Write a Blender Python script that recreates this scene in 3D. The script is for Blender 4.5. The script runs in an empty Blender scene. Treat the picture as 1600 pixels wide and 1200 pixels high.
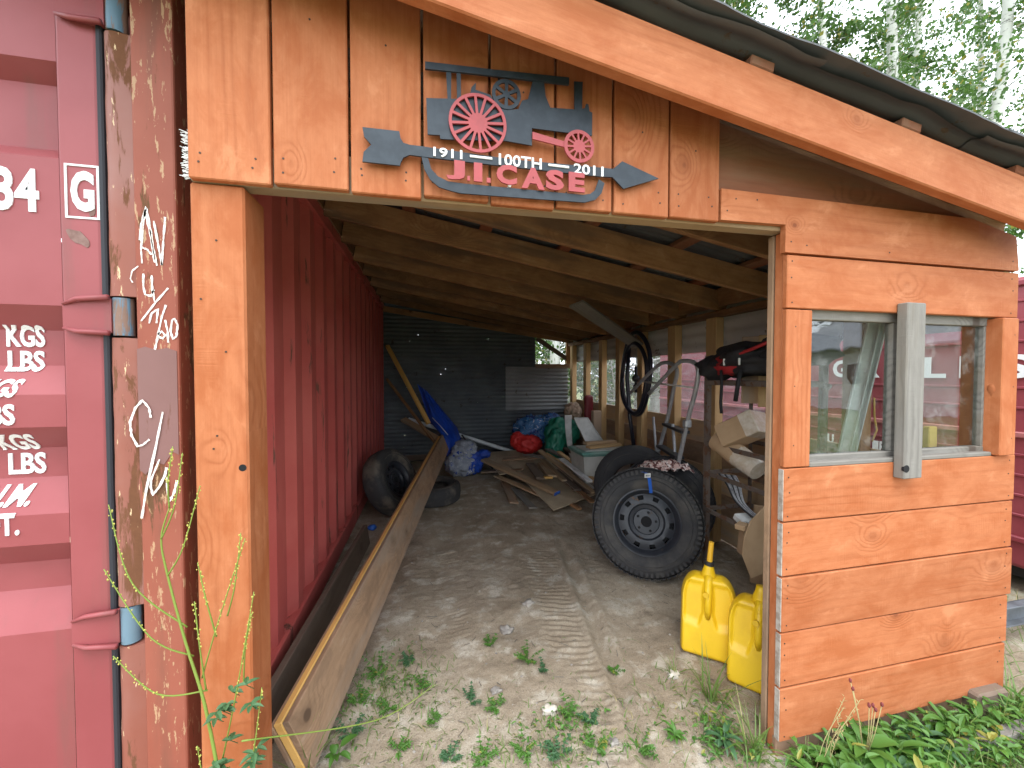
import bpy, bmesh, math, random
import numpy as np
from mathutils import Matrix, Vector, Quaternion, Euler, noise

SC = bpy.context.scene
COL = SC.collection
rad = math.radians
RNG = random.Random(7)

# ------------------------------------------------------------------ camera
cam_d = bpy.data.cameras.new('camera')
cam_d.sensor_width = 36.0
cam_d.lens = 13.5
cam_d.clip_start = 0.05
cam_d.clip_end = 600.0
cam = bpy.data.objects.new('camera', cam_d)
COL.objects.link(cam)
cam.location = (0, 0, 1.65)
cam.rotation_euler = (rad(90 - 1.43), 0, rad(-12.2))
SC.camera = cam

# ------------------------------------------------------------------ world, sun, exposure
SUN_EL, SUN_AZ = 66.0, 200.0      # degrees; azimuth clockwise from +Y, so the sun stands behind the camera
world = bpy.data.worlds.new('World')
SC.world = world
world.use_nodes = True
wn, wl = world.node_tree.nodes, world.node_tree.links
wn.clear()
w_out = wn.new('ShaderNodeOutputWorld')
w_bg = wn.new('ShaderNodeBackground')
w_bg.inputs['Strength'].default_value = 0.15
w_sky = wn.new('ShaderNodeTexSky')
w_sky.sky_type = 'NISHITA'
w_sky.sun_disc = False
w_sky.sun_elevation = rad(SUN_EL)
w_sky.sun_rotation = rad(SUN_AZ)
w_sky.air_density = 1.0
w_sky.dust_density = 2.0
w_tc = wn.new('ShaderNodeTexCoord')
w_map = wn.new('ShaderNodeMapping')
w_map.inputs['Scale'].default_value = (1.6, 1.6, 4.0)
w_noise = wn.new('ShaderNodeTexNoise')
w_noise.inputs['Scale'].default_value = 1.7
w_noise.inputs['Detail'].default_value = 7
w_ramp = wn.new('ShaderNodeValToRGB')
w_ramp.color_ramp.elements[0].position = 0.30
w_ramp.color_ramp.elements[0].color = (0.72, 0.72, 0.72, 1)
w_ramp.color_ramp.elements[1].position = 0.52
w_ramp.color_ramp.elements[1].color = (1, 1, 1, 1)
w_mix = wn.new('ShaderNodeMixRGB')
w_mix.inputs[2].default_value = (8.3, 8.9, 9.7, 1)
wl.new(w_tc.outputs['Generated'], w_map.inputs['Vector'])
wl.new(w_map.outputs['Vector'], w_noise.inputs['Vector'])
wl.new(w_noise.outputs['Fac'], w_ramp.inputs['Fac'])
wl.new(w_ramp.outputs['Color'], w_mix.inputs['Fac'])
wl.new(w_sky.outputs['Color'], w_mix.inputs[1])
wl.new(w_mix.outputs['Color'], w_bg.inputs['Color'])
wl.new(w_bg.outputs['Background'], w_out.inputs['Surface'])

sun_d = bpy.data.lights.new('sun', 'SUN')
sun_d.energy = 1.0
sun_d.angle = rad(28)
sun_d.color = (1.0, 0.97, 0.93)
sun = bpy.data.objects.new('sun', sun_d)
COL.objects.link(sun)
_el, _az = rad(SUN_EL), rad(SUN_AZ)
_sd = Vector((math.sin(_az) * math.cos(_el), math.cos(_az) * math.cos(_el), math.sin(_el)))
sun.rotation_euler = _sd.to_track_quat('Z', 'Y').to_euler()
sun.location = _sd * 40

SC.view_settings.view_transform = 'Standard'
SC.view_settings.look = 'None'
SC.view_settings.gamma = 1.0
SC.view_settings.use_curve_mapping = False
SC.view_settings.exposure = 1.42
SC.render.engine = 'CYCLES'
SC.cycles.max_bounces = 10
SC.cycles.diffuse_bounces = 6
SC.cycles.transparent_max_bounces = 12

# ------------------------------------------------------------------ helpers
def link(o, parent=None):
    COL.objects.link(o)
    if parent is not None:
        o.parent = parent
    return o

def tag(o, label=None, cat=None, group=None, kind=None):
    if label: o['label'] = label
    if cat: o['category'] = cat
    if group: o['group'] = group
    if kind: o['kind'] = kind
    return o

def thing(name, label, cat, loc=(0, 0, 0), group=None, rot=None):
    o = bpy.data.objects.new(name, None)
    o.empty_display_size = 0.1
    o.location = loc
    if rot is not None: o.rotation_euler = rot
    COL.objects.link(o)
    return tag(o, label, cat, group)

class MB:
    """collects vertices and faces"""
    def __init__(s): s.v = []; s.f = []; s.mi = []; s.cur = 0
    def add(s, vs, fs):
        n = len(s.v)
        s.v += [tuple(p) for p in vs]
        for f in fs:
            s.f.append(tuple(i + n for i in f)); s.mi.append(s.cur)
        return s
    def box(s, c, size, M=None):
        x, y, z = (d / 2 for d in size)
        vs = [Vector((a * x, b * y, k * z)) for a in (-1, 1) for b in (-1, 1) for k in (-1, 1)]
        if M is not None: vs = [M @ p for p in vs]
        vs = [p + Vector(c) for p in vs]
        return s.add(vs, [(0, 1, 3, 2), (4, 6, 7, 5), (0, 4, 5, 1), (2, 3, 7, 6), (0, 2, 6, 4), (1, 5, 7, 3)])
    def rbox(s, c, size, b=0.006, M=None, seg=1):
        bm = bmesh.new()
        bmesh.ops.create_cube(bm, size=1)
        for v in bm.verts: v.co = Vector((v.co.x * size[0], v.co.y * size[1], v.co.z * size[2]))
        bmesh.ops.bevel(bm, geom=bm.edges[:], offset=b, segments=seg, affect='EDGES', profile=0.5)
        bm.verts.index_update()
        vs = [(M @ v.co if M is not None else v.co.copy()) + Vector(c) for v in bm.verts]
        fs = [[v.index for v in f.verts] for f in bm.faces]
        bm.free()
        return s.add(vs, fs)
    def tube(s, pts, r, n=8, cap=True, closed=False):
        pts = [Vector(p) for p in pts]
        m = len(pts)
        rs = r if isinstance(r, (list, tuple)) else [r] * m
        rings = []; prev = None
        for i, p in enumerate(pts):
            if closed: t = pts[(i + 1) % m] - pts[i - 1]
            else: t = pts[min(i + 1, m - 1)] - pts[max(i - 1, 0)]
            t.normalize()
            if prev is None:
                a = Vector((0, 0, 1)) if abs(t.z) < .9 else Vector((1, 0, 0))
                u = t.cross(a).normalized()
            else:
                u = (prev - t * prev.dot(t)).normalized()
            prev = u; w = t.cross(u)
            rings.append([p + (u * math.cos(2 * math.pi * k / n) + w * math.sin(2 * math.pi * k / n)) * rs[i] for k in range(n)])
        vs = [q for g in rings for q in g]
        fs = []
        for i in range(m if closed else m - 1):
            j = (i + 1) % m
            for k in range(n):
                fs.append((i * n + k, i * n + (k + 1) % n, j * n + (k + 1) % n, j * n + k))
        if cap and not closed:
            fs.append(tuple(range(n))[::-1]); fs.append(tuple((m - 1) * n + k for k in range(n)))
        return s.add(vs, fs)
    def lathe(s, prof, n=48, axis='Y', closed=False, skip=None):
        """prof: list of (r, h) ; spins about axis"""
        vs = []
        for r, h in prof:
            for k in range(n):
                a = 2 * math.pi * k / n
                if axis == 'Y': vs.append((r * math.cos(a), h, r * math.sin(a)))
                else: vs.append((r * math.cos(a), r * math.sin(a), h))
        fs = []; m = len(prof)
        for i in range(m if closed else m - 1):
            j = (i + 1) % m
            for k in range(n):
                if skip and skip(i, k): continue
                fs.append((i * n + k, j * n + k, j * n + (k + 1) % n, i * n + (k + 1) % n))
        return s.add(vs, fs)
    def prism(s, poly, d0, d1, holes=()):
        """poly of (x,z) in the XZ plane, extruded from y=d0 to y=d1; holes are cut out"""
        bm = bmesh.new()
        es = []
        for lp in [poly] + list(holes):
            vv = [bm.verts.new((x, d0, z)) for x, z in lp]
            for i in range(len(vv)): es.append(bm.edges.new((vv[i], vv[(i + 1) % len(vv)])))
        r = bmesh.ops.triangle_fill(bm, use_beauty=True, use_dissolve=False, edges=es)
        faces = [g for g in r['geom'] if isinstance(g, bmesh.types.BMFace)]
        e = bmesh.ops.extrude_face_region(bm, geom=faces)
        for g in e['geom']:
            if isinstance(g, bmesh.types.BMVert): g.co.y = d1
        bmesh.ops.recalc_face_normals(bm, faces=bm.faces[:])
        bm.verts.index_update()
        vs = [v.co.copy() for v in bm.verts]; fs = [[v.index for v in f.verts] for f in bm.faces]
        bm.free()
        return s.add(vs, fs)
    def grid(s, nu, nv, fn, cu=False):
        vs = [fn(i / (nu - 1) if not cu else i / nu, j / (nv - 1)) for j in range(nv) for i in range(nu)]
        fs = []
        for j in range(nv - 1):
            for i in range(nu if cu else nu - 1):
                a = j * nu + i; b = j * nu + (i + 1) % nu
                fs.append((a, b, b + nu, a + nu))
        return s.add(vs, fs)
    def blob(s, c, r, amp=.2, freq=3, seed=0, sub=3, crease=False):
        bm = bmesh.new()
        bmesh.ops.create_icosphere(bm, subdivisions=sub, radius=1)
        bm.verts.index_update()
        vs = []
        for v in bm.verts:
            d = v.co.normalized()
            q = d * freq + Vector((seed * 7.1, seed * 3.3, seed))
            nz = noise.noise(q)
            if crease: nz = -abs(nz) * 1.6 + .3 - .5 * abs(noise.noise(q * 2.7))
            k = 1 + amp * nz
            vs.append(Vector((d.x * r[0], d.y * r[1], d.z * r[2])) * k + Vector(c))
        fs = [[v.index for v in f.verts] for f in bm.faces]
        bm.free()
        return s.add(vs, fs)

def me_from(name, mb, mat, smooth=False, auto=None):
    me = bpy.data.meshes.new(name)
    me.from_pydata(mb.v, [], mb.f)
    mats = mat if isinstance(mat, (list, tuple)) else [mat]
    for m in mats: me.materials.append(m)
    if len(mats) > 1: me.polygons.foreach_set('material_index', mb.mi)
    if smooth or auto:
        me.polygons.foreach_set('use_smooth', [True] * len(me.polygons))
        if auto: me.set_sharp_from_angle(angle=rad(auto))
    me.update()
    return me

def obj(name, mb, mat, parent=None, smooth=False, auto=None, world=False):
    """one mesh object; world=True: vertices are world coordinates and are moved into the parent's frame"""
    if world and parent is not None:
        L = parent.location
        mb.v = [(x - L.x, y - L.y, z - L.z) for x, y, z in mb.v]
    return link(bpy.data.objects.new(name, me_from(name, mb, mat, smooth, auto)), parent)

def wobj(name, mb, mat, base, smooth=False, auto=None):
    """a top-level mesh: vertices in world coordinates, origin set at base"""
    mb.v = [(x - base[0], y - base[1], z - base[2]) for x, y, z in mb.v]
    o = obj(name, mb, mat, None, smooth, auto)
    o.location = base
    return o

_board_cache = {}
def board_mesh(L, W, T, mat, b=0.004, warp=0):
    key = (round(L, 3), round(W, 3), round(T, 3), mat.name, b)
    if not warp and key in _board_cache: return _board_cache[key]
    mb = MB().rbox((0, 0, 0), (L, W, T), min(b, T * .3))
    me = me_from('board', mb, mat)
    if not warp: _board_cache[key] = me
    return me

def board(name, p0, p1, W, T, mat, parent=None, face=(0, -1, 0), b=0.004):
    """a plank from p0 to p1 (centre line); local X runs along it, local Z towards `face`"""
    p0, p1 = Vector(p0), Vector(p1)
    x = (p1 - p0); L = x.length; x.normalize()
    f = Vector(face); z = (f - x * f.dot(x)).normalized(); y = z.cross(x)
    M = Matrix((x, y, z)).transposed().to_4x4()
    M.translation = (p0 + p1) / 2
    o = bpy.data.objects.new(name, board_mesh(L, W, T, mat, b))
    if parent is not None:
        M = Matrix.Translation(-parent.location) @ M
    o.matrix_local = M
    link(o, parent)
    if parent is not None: o.matrix_local = M
    return o

def copy_tree(o, parent=None):
    c = o.copy(); COL.objects.link(c)
    if parent is not None: c.parent = parent
    for ch in list(o.children):
        copy_tree(ch, c)
    return c

_dg = None
def text_mb(txt, x0, z0, x1, z1, y0, depth, shear=0.0, bold=0.0, res=3):
    """letters as solid geometry in the XZ plane, fitted to a rectangle, front at y0, back at y0+depth"""
    cu = bpy.data.curves.new('lettering', 'FONT')
    cu.body = txt; cu.extrude = .05; cu.offset = bold; cu.resolution_u = res; cu.shear = shear
    o = bpy.data.objects.new('lettering', cu); COL.objects.link(o)
    bpy.context.view_layer.update()
    dg = bpy.context.evaluated_depsgraph_get()
    me = bpy.data.meshes.new_from_object(o.evaluated_get(dg))
    vs = np.array([v.co for v in me.vertices]); fs = [tuple(p.vertices) for p in me.polygons]
    bpy.data.objects.remove(o); bpy.data.meshes.remove(me); bpy.data.curves.remove(cu)
    lo, hi = vs.min(0), vs.max(0)
    X = x0 + (vs[:, 0] - lo[0]) / (hi[0] - lo[0]) * (x1 - x0)
    Z = z0 + (vs[:, 1] - lo[1]) / (hi[1] - lo[1]) * (z1 - z0)
    Y = y0 + (hi[2] - vs[:, 2]) / (hi[2] - lo[2]) * depth
    return MB().add(list(zip(X, Y, Z)), fs)

def glyphs(mb):
    """splits a line of lettering into its separate glyphs"""
    par = list(range(len(mb.v)))
    def find(a):
        while par[a] != a: par[a] = par[par[a]]; a = par[a]
        return a
    seen = {}
    for i, p in enumerate(mb.v):
        k_ = tuple(round(c * 20000) for c in p)
        par[find(i)] = find(seen.setdefault(k_, i))
    for f in mb.f:
        for q in f[1:]: par[find(q)] = find(f[0])
    groups = {}
    for f in mb.f: groups.setdefault(find(f[0]), []).append(f)
    out = []
    for fs in groups.values():
        ids = sorted({i for f in fs for i in f}); m = {i: k for k, i in enumerate(ids)}
        out.append(MB().add([mb.v[i] for i in ids], [tuple(m[i] for i in f) for f in fs]))
    return out

# ------------------------------------------------------------------ materials
class NT:
    def __init__(s, name):
        s.m = bpy.data.materials.new(name); s.m.use_nodes = True
        s.t = s.m.node_tree; s.n = s.t.nodes; s.l = s.t.links
        s.n.clear()
        s.out = s.n.new('ShaderNodeOutputMaterial')
        s.b = s.n.new('ShaderNodeBsdfPrincipled')
        s.l.new(s.b.outputs[0], s.out.inputs[0])
        s.coord = s.n.new('ShaderNodeTexCoord'); s.info = s.n.new('ShaderNodeObjectInfo')
    def set(s, sock, v):
        if isinstance(v, bpy.types.NodeSocket): s.l.new(v, sock)
        else: sock.default_value = v
    def math(s, op, a, b=0.0, c=None):
        n = s.n.new('ShaderNodeMath'); n.operation = op
        s.set(n.inputs[0], a); s.set(n.inputs[1], b)
        if c is not None: s.set(n.inputs[2], c)
        return n.outputs[0]
    def vmap(s, scale=(1, 1, 1), off=None, vec=None):
        n = s.n.new('ShaderNodeMapping'); n.inputs['Scale'].default_value = scale
        s.l.new(vec or s.coord.outputs['Object'], n.inputs['Vector'])
        if off is not None: s.set(n.inputs['Location'], off)
        return n.outputs[0]
    def rnd_off(s, k=37.0):
        n = s.n.new('ShaderNodeCombineXYZ')
        for i, f in enumerate((k, k * .61, k * .37)): s.l.new(s.math('MULTIPLY', s.info.outputs['Random'], f), n.inputs[i])
        return n.outputs[0]
    def noise(s, vec, scale=5, detail=4, rough=.55, dist=0):
        n = s.n.new('ShaderNodeTexNoise'); s.set(n.inputs['Vector'], vec); s.set(n.inputs['Scale'], scale)
        n.inputs['Detail'].default_value = detail; n.inputs['Roughness'].default_value = rough; n.inputs['Distortion'].default_value = dist
        return n.outputs['Fac']
    def vor(s, vec, scale=1, feature='F1', rnd=1.0):
        n = s.n.new('ShaderNodeTexVoronoi'); n.feature = feature; s.set(n.inputs['Vector'], vec); n.inputs['Scale'].default_value = scale
        n.inputs['Randomness'].default_value = rnd
        return n.outputs['Distance']
    def ramp(s, f, a, b, smooth=True):
        n = s.n.new('ShaderNodeMapRange'); n.interpolation_type = 'SMOOTHSTEP' if smooth else 'LINEAR'
        s.set(n.inputs[0], f); n.inputs[1].default_value = a; n.inputs[2].default_value = b
        return n.outputs[0]
    def mix(s, f, a, b, mode='MIX'):
        n = s.n.new('ShaderNodeMixRGB'); n.blend_type = mode
        s.set(n.inputs[0], f)
        for i, c in ((1, a), (2, b)):
            s.set(n.inputs[i], c if isinstance(c, bpy.types.NodeSocket) else (*c, 1) if len(c) == 3 else c)
        return n.outputs[0]
    def bump(s, h, strength=.3, dist=.01):
        n = s.n.new('ShaderNodeBump'); n.inputs['Strength'].default_value = strength; n.inputs['Distance'].default_value = dist
        s.l.new(h, n.inputs['Height']); s.l.new(n.outputs[0], s.b.inputs['Normal'])
    def fin(s, color, rough=.7, metal=0.0, spec=None):
        s.set(s.b.inputs['Base Color'], color if isinstance(color, bpy.types.NodeSocket) else (*color, 1))
        s.set(s.b.inputs['Roughness'], rough); s.set(s.b.inputs['Metallic'], metal)
        if spec is not None: s.set(s.b.inputs['Specular IOR Level'], spec)
        return s.m

def wood(name, light, dark, knot, grain=60, contrast=1.0, rough=.75, stain=None, stain_amt=.5, saw=.35, var=.25, weather=None, knots=.5):
    """planks: growth rings stretched along local X, bent round knots, saw marks across, blotches and per-board tone"""
    k = NT(name)
    p = k.vmap(off=k.rnd_off())
    sx = k.n.new('ShaderNodeSeparateXYZ'); k.l.new(p, sx.inputs[0])
    x, y, z = sx.outputs
    kv = k.n.new('ShaderNodeCombineXYZ')
    wob = k.math('MULTIPLY', k.noise(k.vmap((14, 14, 14), vec=p), 1.0, 3), .05)
    k.l.new(k.math('ADD', k.math('MULTIPLY', x, 3.1), wob), kv.inputs[0]); k.l.new(k.math('ADD', k.math('MULTIPLY', y, 4.2), wob), kv.inputs[1])
    vn = k.n.new('ShaderNodeTexVoronoi'); k.l.new(kv.outputs[0], vn.inputs['Vector']); vn.inputs['Scale'].default_value = 1.0
    sc = k.n.new('ShaderNodeSeparateColor'); k.l.new(vn.outputs['Color'], sc.inputs[0])
    on = k.math('LESS_THAN', sc.outputs[0], knots)                    # only some cells carry a knot
    size = k.math('ADD', .45, k.math('MULTIPLY', sc.outputs[1], .9))
    vd = k.math('DIVIDE', vn.outputs['Distance'], size)
    warp = k.math('MULTIPLY', k.math('POWER', k.ramp(vd, .62, .0), 2.0), on)
    kn = k.math('MULTIPLY', k.ramp(vd, .085, .05), on)
    low = k.noise(k.vmap((.5, 3.6, 3.6), vec=p), 1.0, 3)
    fine = k.noise(k.vmap((2.6, 170, 170), vec=p), 1.0, 5, .7)
    mottle = k.noise(k.vmap((11, 30, 30), vec=p), 1.0, 6, .72)
    ph = k.math('ADD', k.math('MULTIPLY', y, grain), k.math('MULTIPLY', low, 46.0))
    ph = k.math('ADD', ph, k.math('MULTIPLY', z, grain))
    ph = k.math('ADD', ph, k.math('MULTIPLY', warp, 26.0))
    ph = k.math('ADD', ph, k.math('MULTIPLY', mottle, 2.2))
    ring = k.math('ADD', k.math('MULTIPLY', k.math('SINE', ph), .5), .5)
    ring = k.math('POWER', ring, 2.6)
    show = k.ramp(k.noise(k.vmap((1.1, 5, 5), vec=p), 1.0, 2), .42, .66)
    show = k.math('ADD', .18, k.math('MULTIPLY', k.math('MAXIMUM', show, k.ramp(warp, .02, .25)), .82))
    ring = k.math('MULTIPLY', ring, show)
    g = k.math('ADD', k.math('MULTIPLY', ring, .25), k.math('ADD', k.math('MULTIPLY', fine, .50), k.math('MULTIPLY', mottle, .55)))
    g = k.ramp(g, .30, .98 / contrast, False)
    col = k.mix(g, light, dark)
    blot = k.noise(k.vmap((4.0, 7.0, 7.0), vec=p), 1.0, 6, .68, .4)
    if stain is not None:
        col = k.mix(k.math('MULTIPLY', k.ramp(blot, .44, .64), stain_amt), col, stain)
        pale = tuple(min(1, c * f) for c, f in zip(light, (1.12, 1.28, 1.45)))
        col = k.mix(k.math('MULTIPLY', k.ramp(blot, .44, .30), .6), col, pale)
    if weather is not None:
        w = k.noise(k.vmap((.8, 5, 5), vec=p), 1.3, 4)
        col = k.mix(k.math('MULTIPLY', k.ramp(w, .45, .68), .7), col, weather)
    halo = k.math('MULTIPLY', k.math('MULTIPLY', k.ramp(vd, .22, .07), on), .45)
    col = k.mix(halo, col, tuple((a + b) / 2 for a, b in zip(knot, dark)))
    col = k.mix(k.math('MULTIPLY', kn, .75), col, knot)
    tone = k.math('ADD', 1 - var / 2, k.math('MULTIPLY', k.info.outputs['Random'], var))
    hs = k.n.new('ShaderNodeHueSaturation'); k.l.new(tone, hs.inputs['Value']); k.l.new(col, hs.inputs['Color'])
    sawm = k.noise(k.vmap((150, 5, 5), vec=p), 1.0, 2)
    sawb = k.ramp(k.noise(k.vmap((3, 9, 9), vec=p), 1.0, 2), .45, .7)
    h = k.math('ADD', k.math('MULTIPLY', g, -.6), k.math('MULTIPLY', k.math('MULTIPLY', sawm, sawb), saw * 2))
    h = k.math('ADD', h, k.math('MULTIPLY', fine, .4))
    k.bump(h, .6, .004)
    return k.fin(hs.outputs[0], rough, 0, .3)

def plain(name, col, rough=.6, metal=0.0, var=.0, nscale=8, col2=None, bump=0.0, bscale=60, lo=.4, hi=.65, spec=None):
    k = NT(name)
    p = k.vmap(off=k.rnd_off(11))
    c = col
    if col2 is not None:
        c = k.mix(k.ramp(k.noise(p, nscale, 6, .62), lo, hi), col, col2)
    if bump: k.bump(k.noise(p, bscale, 4), bump, .01)
    return k.fin(c, rough, metal, spec)

def painted_steel(name, paint, fade, rust, rust_amt=.55, streak=True, rough=.5, scale=3.0, chips=None, chip_amt=.0, dirt=None):
    """old paint on steel: chalky fading, rust in patches drawn out downwards, pale scuffs"""
    k = NT(name)
    p = k.vmap(off=k.rnd_off(5))
    f = k.noise(p, 1.6, 5, .6)
    col = k.mix(k.ramp(f, .35, .7), paint, fade)
    s1 = k.noise(k.vmap((scale * 2.2, scale * 2.2, scale * .38 if streak else scale * 2), vec=p), 1.0, 9, .68, .35)
    r = k.ramp(s1, rust_amt, rust_amt + .05)
    fine = k.noise(p, 45, 5, .7)
    rc = k.mix(fine, rust, tuple(c * .6 for c in rust))
    if dirt is not None:
        dn = k.noise(k.vmap((9, 9, 1.0), vec=p), 1.0, 6, .6)
        col = k.mix(k.math('MULTIPLY', k.ramp(dn, .5, .72), .55), col, dirt)
    col = k.mix(r, col, rc)
    if chips is not None:
        c1 = k.noise(k.vmap((60, 60, 13), vec=p), 1.0, 5, .7)
        col = k.mix(k.ramp(c1, chip_amt, chip_amt + .03), col, chips)
    k.bump(k.math('ADD', k.math('MULTIPLY', r, -.6), k.math('MULTIPLY', fine, .25)), .35, .004)
    ro = k.math('ADD', rough, k.math('MULTIPLY', r, .35))
    return k.fin(col, ro, 0, .4)

M = {}
M['stain'] = wood('orange_stained_board', (.455, .162, .066), (.29, .082, .026), (.17, .043, .013), 150, 1.0, .72, stain=(.315, .080, .020), stain_amt=.6, var=.18, knots=.5)
M['stain_dark'] = wood('dark_brown_old_board', (.24, .085, .040), (.14, .046, .020), (.07, .025, .012), 150, 1.0, .8, weather=(.19, .11, .065), var=.2)  # dark reddish brown for the recessed board and the purlins
M['stain_end'] = plain('weathered_board_end', (.40, .36, .31), .9, col2=(.25, .20, .16), nscale=30)
M['raw'] = wood('raw_lumber', (.33, .18, .082), (.20, .098, .043), (.08, .036, .016), 170, 1.0, .8, weather=(.10, .065, .045), stain=(.17, .08, .035), stain_amt=.5, var=.6)
M['raw_pale'] = wood('pale_raw_lumber', (.55, .37, .18), (.42, .25, .11), (.17, .08, .03), 170, 1.0, .8, var=.3)
M['yellow'] = wood('yellow_fresh_lumber', (.70, .42, .13), (.60, .33, .09), (.3, .13, .04), 90, .8, .7, var=.1)
M['plankbrown'] = wood('worn_brown_plank', (.34, .215, .13), (.21, .125, .07), (.06, .035, .022), 150, .9, .85, weather=(.25, .20, .155), stain=(.15, .095, .06), var=.15)
M['grey'] = wood('grey_weathered_wood', (.25, .235, .21), (.14, .13, .115), (.055, .035, .025), 150, 1.1, .9, weather=(.19, .165, .13), var=.2)
M['darkwood'] = wood('dark_old_wood', (.15, .11, .08), (.09, .065, .05), (.04, .025, .02), 70, 1.0, .85, var=.5)
M['tanwood'] = wood('tan_lumber', (.44, .30, .17), (.33, .21, .115), (.14, .07, .03), 70, 1.0, .8, weather=(.3, .25, .2), var=.5)
M['whitewood'] = plain('white_painted_wood', (.66, .66, .64), .6, col2=(.5, .5, .48), nscale=12, bump=.1)
M['ply'] = plain('plywood_face', (.48, .38, .25), .8, col2=(.38, .30, .20), nscale=4, bump=.1)
M['redbrown'] = wood('red_brown_skirt', (.32, .20, .13), (.24, .14, .085), (.15, .08, .05), 120, .9, .85, weather=(.28, .22, .17), var=.1)
M['cont_door'] = painted_steel('container_door_paint', (.235, .048, .051), (.275, .064, .068), (.10, .06, .045), .735, True, .5, 2.2, dirt=(.165, .066, .056))
M['cont_side'] = painted_steel('container_side_paint', (.47, .088, .076), (.54, .125, .105), (.17, .08, .055), .60, True, .5, 2.6, chips=(.55, .36, .33), chip_amt=.735)
M['cont_post'] = painted_steel('container_post_paint', (.235, .060, .034), (.28, .082, .050), (.15, .072, .034), .575, True, .65, 6.0, chips=(.40, .24, .135), chip_amt=.59, dirt=(.105, .056, .036))
M['cont_patch'] = painted_steel('container_primer_patch', (.165, .078, .068), (.20, .098, .088), (.17, .07, .04), .62, True, .6, 4.0, chips=(.5, .36, .25), chip_amt=.72)
M['jbar'] = painted_steel('container_jbar_paint', (.24, .075, .048), (.255, .115, .092), (.17, .068, .030), .545, True, .55, 7.0, chips=(.60, .44, .26), chip_amt=.64)
M['pin'] = painted_steel('blue_grey_hinge_pin', (.09, .175, .25), (.16, .23, .27), (.26, .16, .12), .54, True, .4, 6.0)
M['gasket'] = plain('black_rubber_gasket', (.018, .018, .024), .7)
M['white_paint'] = plain('white_lettering', (.72, .72, .71), .6, col2=(.68, .66, .65), nscale=40, lo=.55, hi=.7)
M['chalk'] = plain('white_chalk', (.75, .73, .70), .95, col2=(.55, .45, .40), nscale=160, lo=.45, hi=.6)
M['scrape'] = plain('bare_scrape', (.15, .08, .065), .8, col2=(.22, .13, .11), nscale=30)
M['sign_black'] = plain('black_sign_steel', (.016, .024, .032), .45, .2, col2=(.026, .036, .046), nscale=20)
M['sign_red'] = plain('red_sign_paint', (.36, .050, .052), .45, col2=(.31, .044, .046), nscale=20)
M['roofmetal'] = painted_steel('dark_roof_sheet', (.060, .064, .070), (.085, .088, .092), (.10, .065, .045), .60, False, .55, 3)
M['backmetal'] = painted_steel('dark_wall_sheet', (.075, .088, .098), (.11, .125, .13), (.07, .055, .045), .62, False, .42, 3)
M['patchmetal'] = painted_steel('galvanised_patch', (.26, .27, .27), (.20, .21, .21), (.15, .12, .09), .64, False, .4, 3)
M['sidemetal'] = painted_steel('galvanised_side_sheet', (.52, .51, .47), (.42, .41, .38), (.22, .17, .12), .60, False, .45, 3)
M['galv'] = plain('dull_galvanised_channel', (.17, .19, .21), .5, .3, col2=(.11, .12, .13), nscale=9)
M['rubber'] = plain('tyre_rubber', (.028, .028, .030), .82, col2=(.075, .068, .06), nscale=5, bump=.25, bscale=120, lo=.42, hi=.72)
M['rubber_dirt'] = plain('muddy_tyre_rubber', (.032, .031, .031), .85, col2=(.13, .11, .085), nscale=4, bump=.3, bscale=90, lo=.45, hi=.68)
M['rim'] = painted_steel('black_steel_rim', (.018, .020, .026), (.032, .035, .042), (.13, .078, .042), .62, False, .42, 9)
M['hole'] = plain('hole_shade_black', (.006, .006, .007), .95)  # black surface colour standing for the shade inside openings
M['yellow_plastic'] = plain('yellow_can_plastic', (.78, .50, .012), .42, col2=(.70, .43, .012), nscale=5, bump=.12, bscale=180)
M['amber_plastic'] = plain('amber_spout_plastic', (.72, .40, .03), .35)
M['black_plastic'] = plain('black_plastic', (.02, .02, .022), .5)
M['steelgrey'] = plain('grey_aluminium', (.42, .43, .44), .42, .35, col2=(.32, .33, .34), nscale=12)
M['shelf_steel'] = painted_steel('old_shelf_steel', (.11, .085, .07), (.15, .12, .10), (.14, .07, .04), .52, False, .55, 6)
M['tarp'] = plain('blue_tarp', (.012, .065, .42), .45, col2=(.010, .05, .33), nscale=6, bump=.3, bscale=25)
M['green_bag'] = plain('green_bag_plastic', (.015, .17, .10), .42, col2=(.02, .22, .14), nscale=6, bump=.3, bscale=18)
M['red_bag'] = plain('red_fabric', (.50, .018, .015), .6, bump=.3, bscale=20)
M['maroon'] = plain('maroon_vinyl', (.20, .018, .025), .5, bump=.1)
M['tan'] = plain('tan_fabric', (.42, .30, .21), .85, bump=.3, bscale=30)
M['white_plastic'] = plain('white_plastic', (.68, .68, .65), .45, col2=(.55, .55, .52), nscale=8)
M['pvc'] = plain('white_pipe', (.62, .66, .68), .4)
M['tote'] = plain('off_white_tote', (.50, .50, .46), .5, col2=(.42, .42, .38), nscale=6)
M['tote_lid'] = plain('teal_tote_lid', (.10, .27, .22), .5, col2=(.22, .36, .31), nscale=5)
M['card'] = plain('brown_cardboard', (.44, .30, .175), .85, col2=(.38, .25, .14), nscale=5)
M['tape'] = plain('shiny_packing_tape', (.52, .44, .34), .2, col2=(.62, .56, .48), nscale=20)
M['black_fabric'] = plain('black_fabric', (.014, .013, .015), .75, bump=.4, bscale=60)
M['red_strap'] = plain('red_strap', (.34, .014, .018), .7)
M['blue_plastic'] = plain('blue_plastic', (.02, .10, .42), .4)
M['hose'] = plain('black_hose_rubber', (.012, .014, .024), .35)
M['cable'] = plain('grey_cable', (.34, .34, .35), .4, col2=(.16, .16, .17), nscale=30)
M['stone'] = plain('grey_stone', (.33, .30, .26), .9, col2=(.22, .20, .18), nscale=20, bump=.4)
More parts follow.
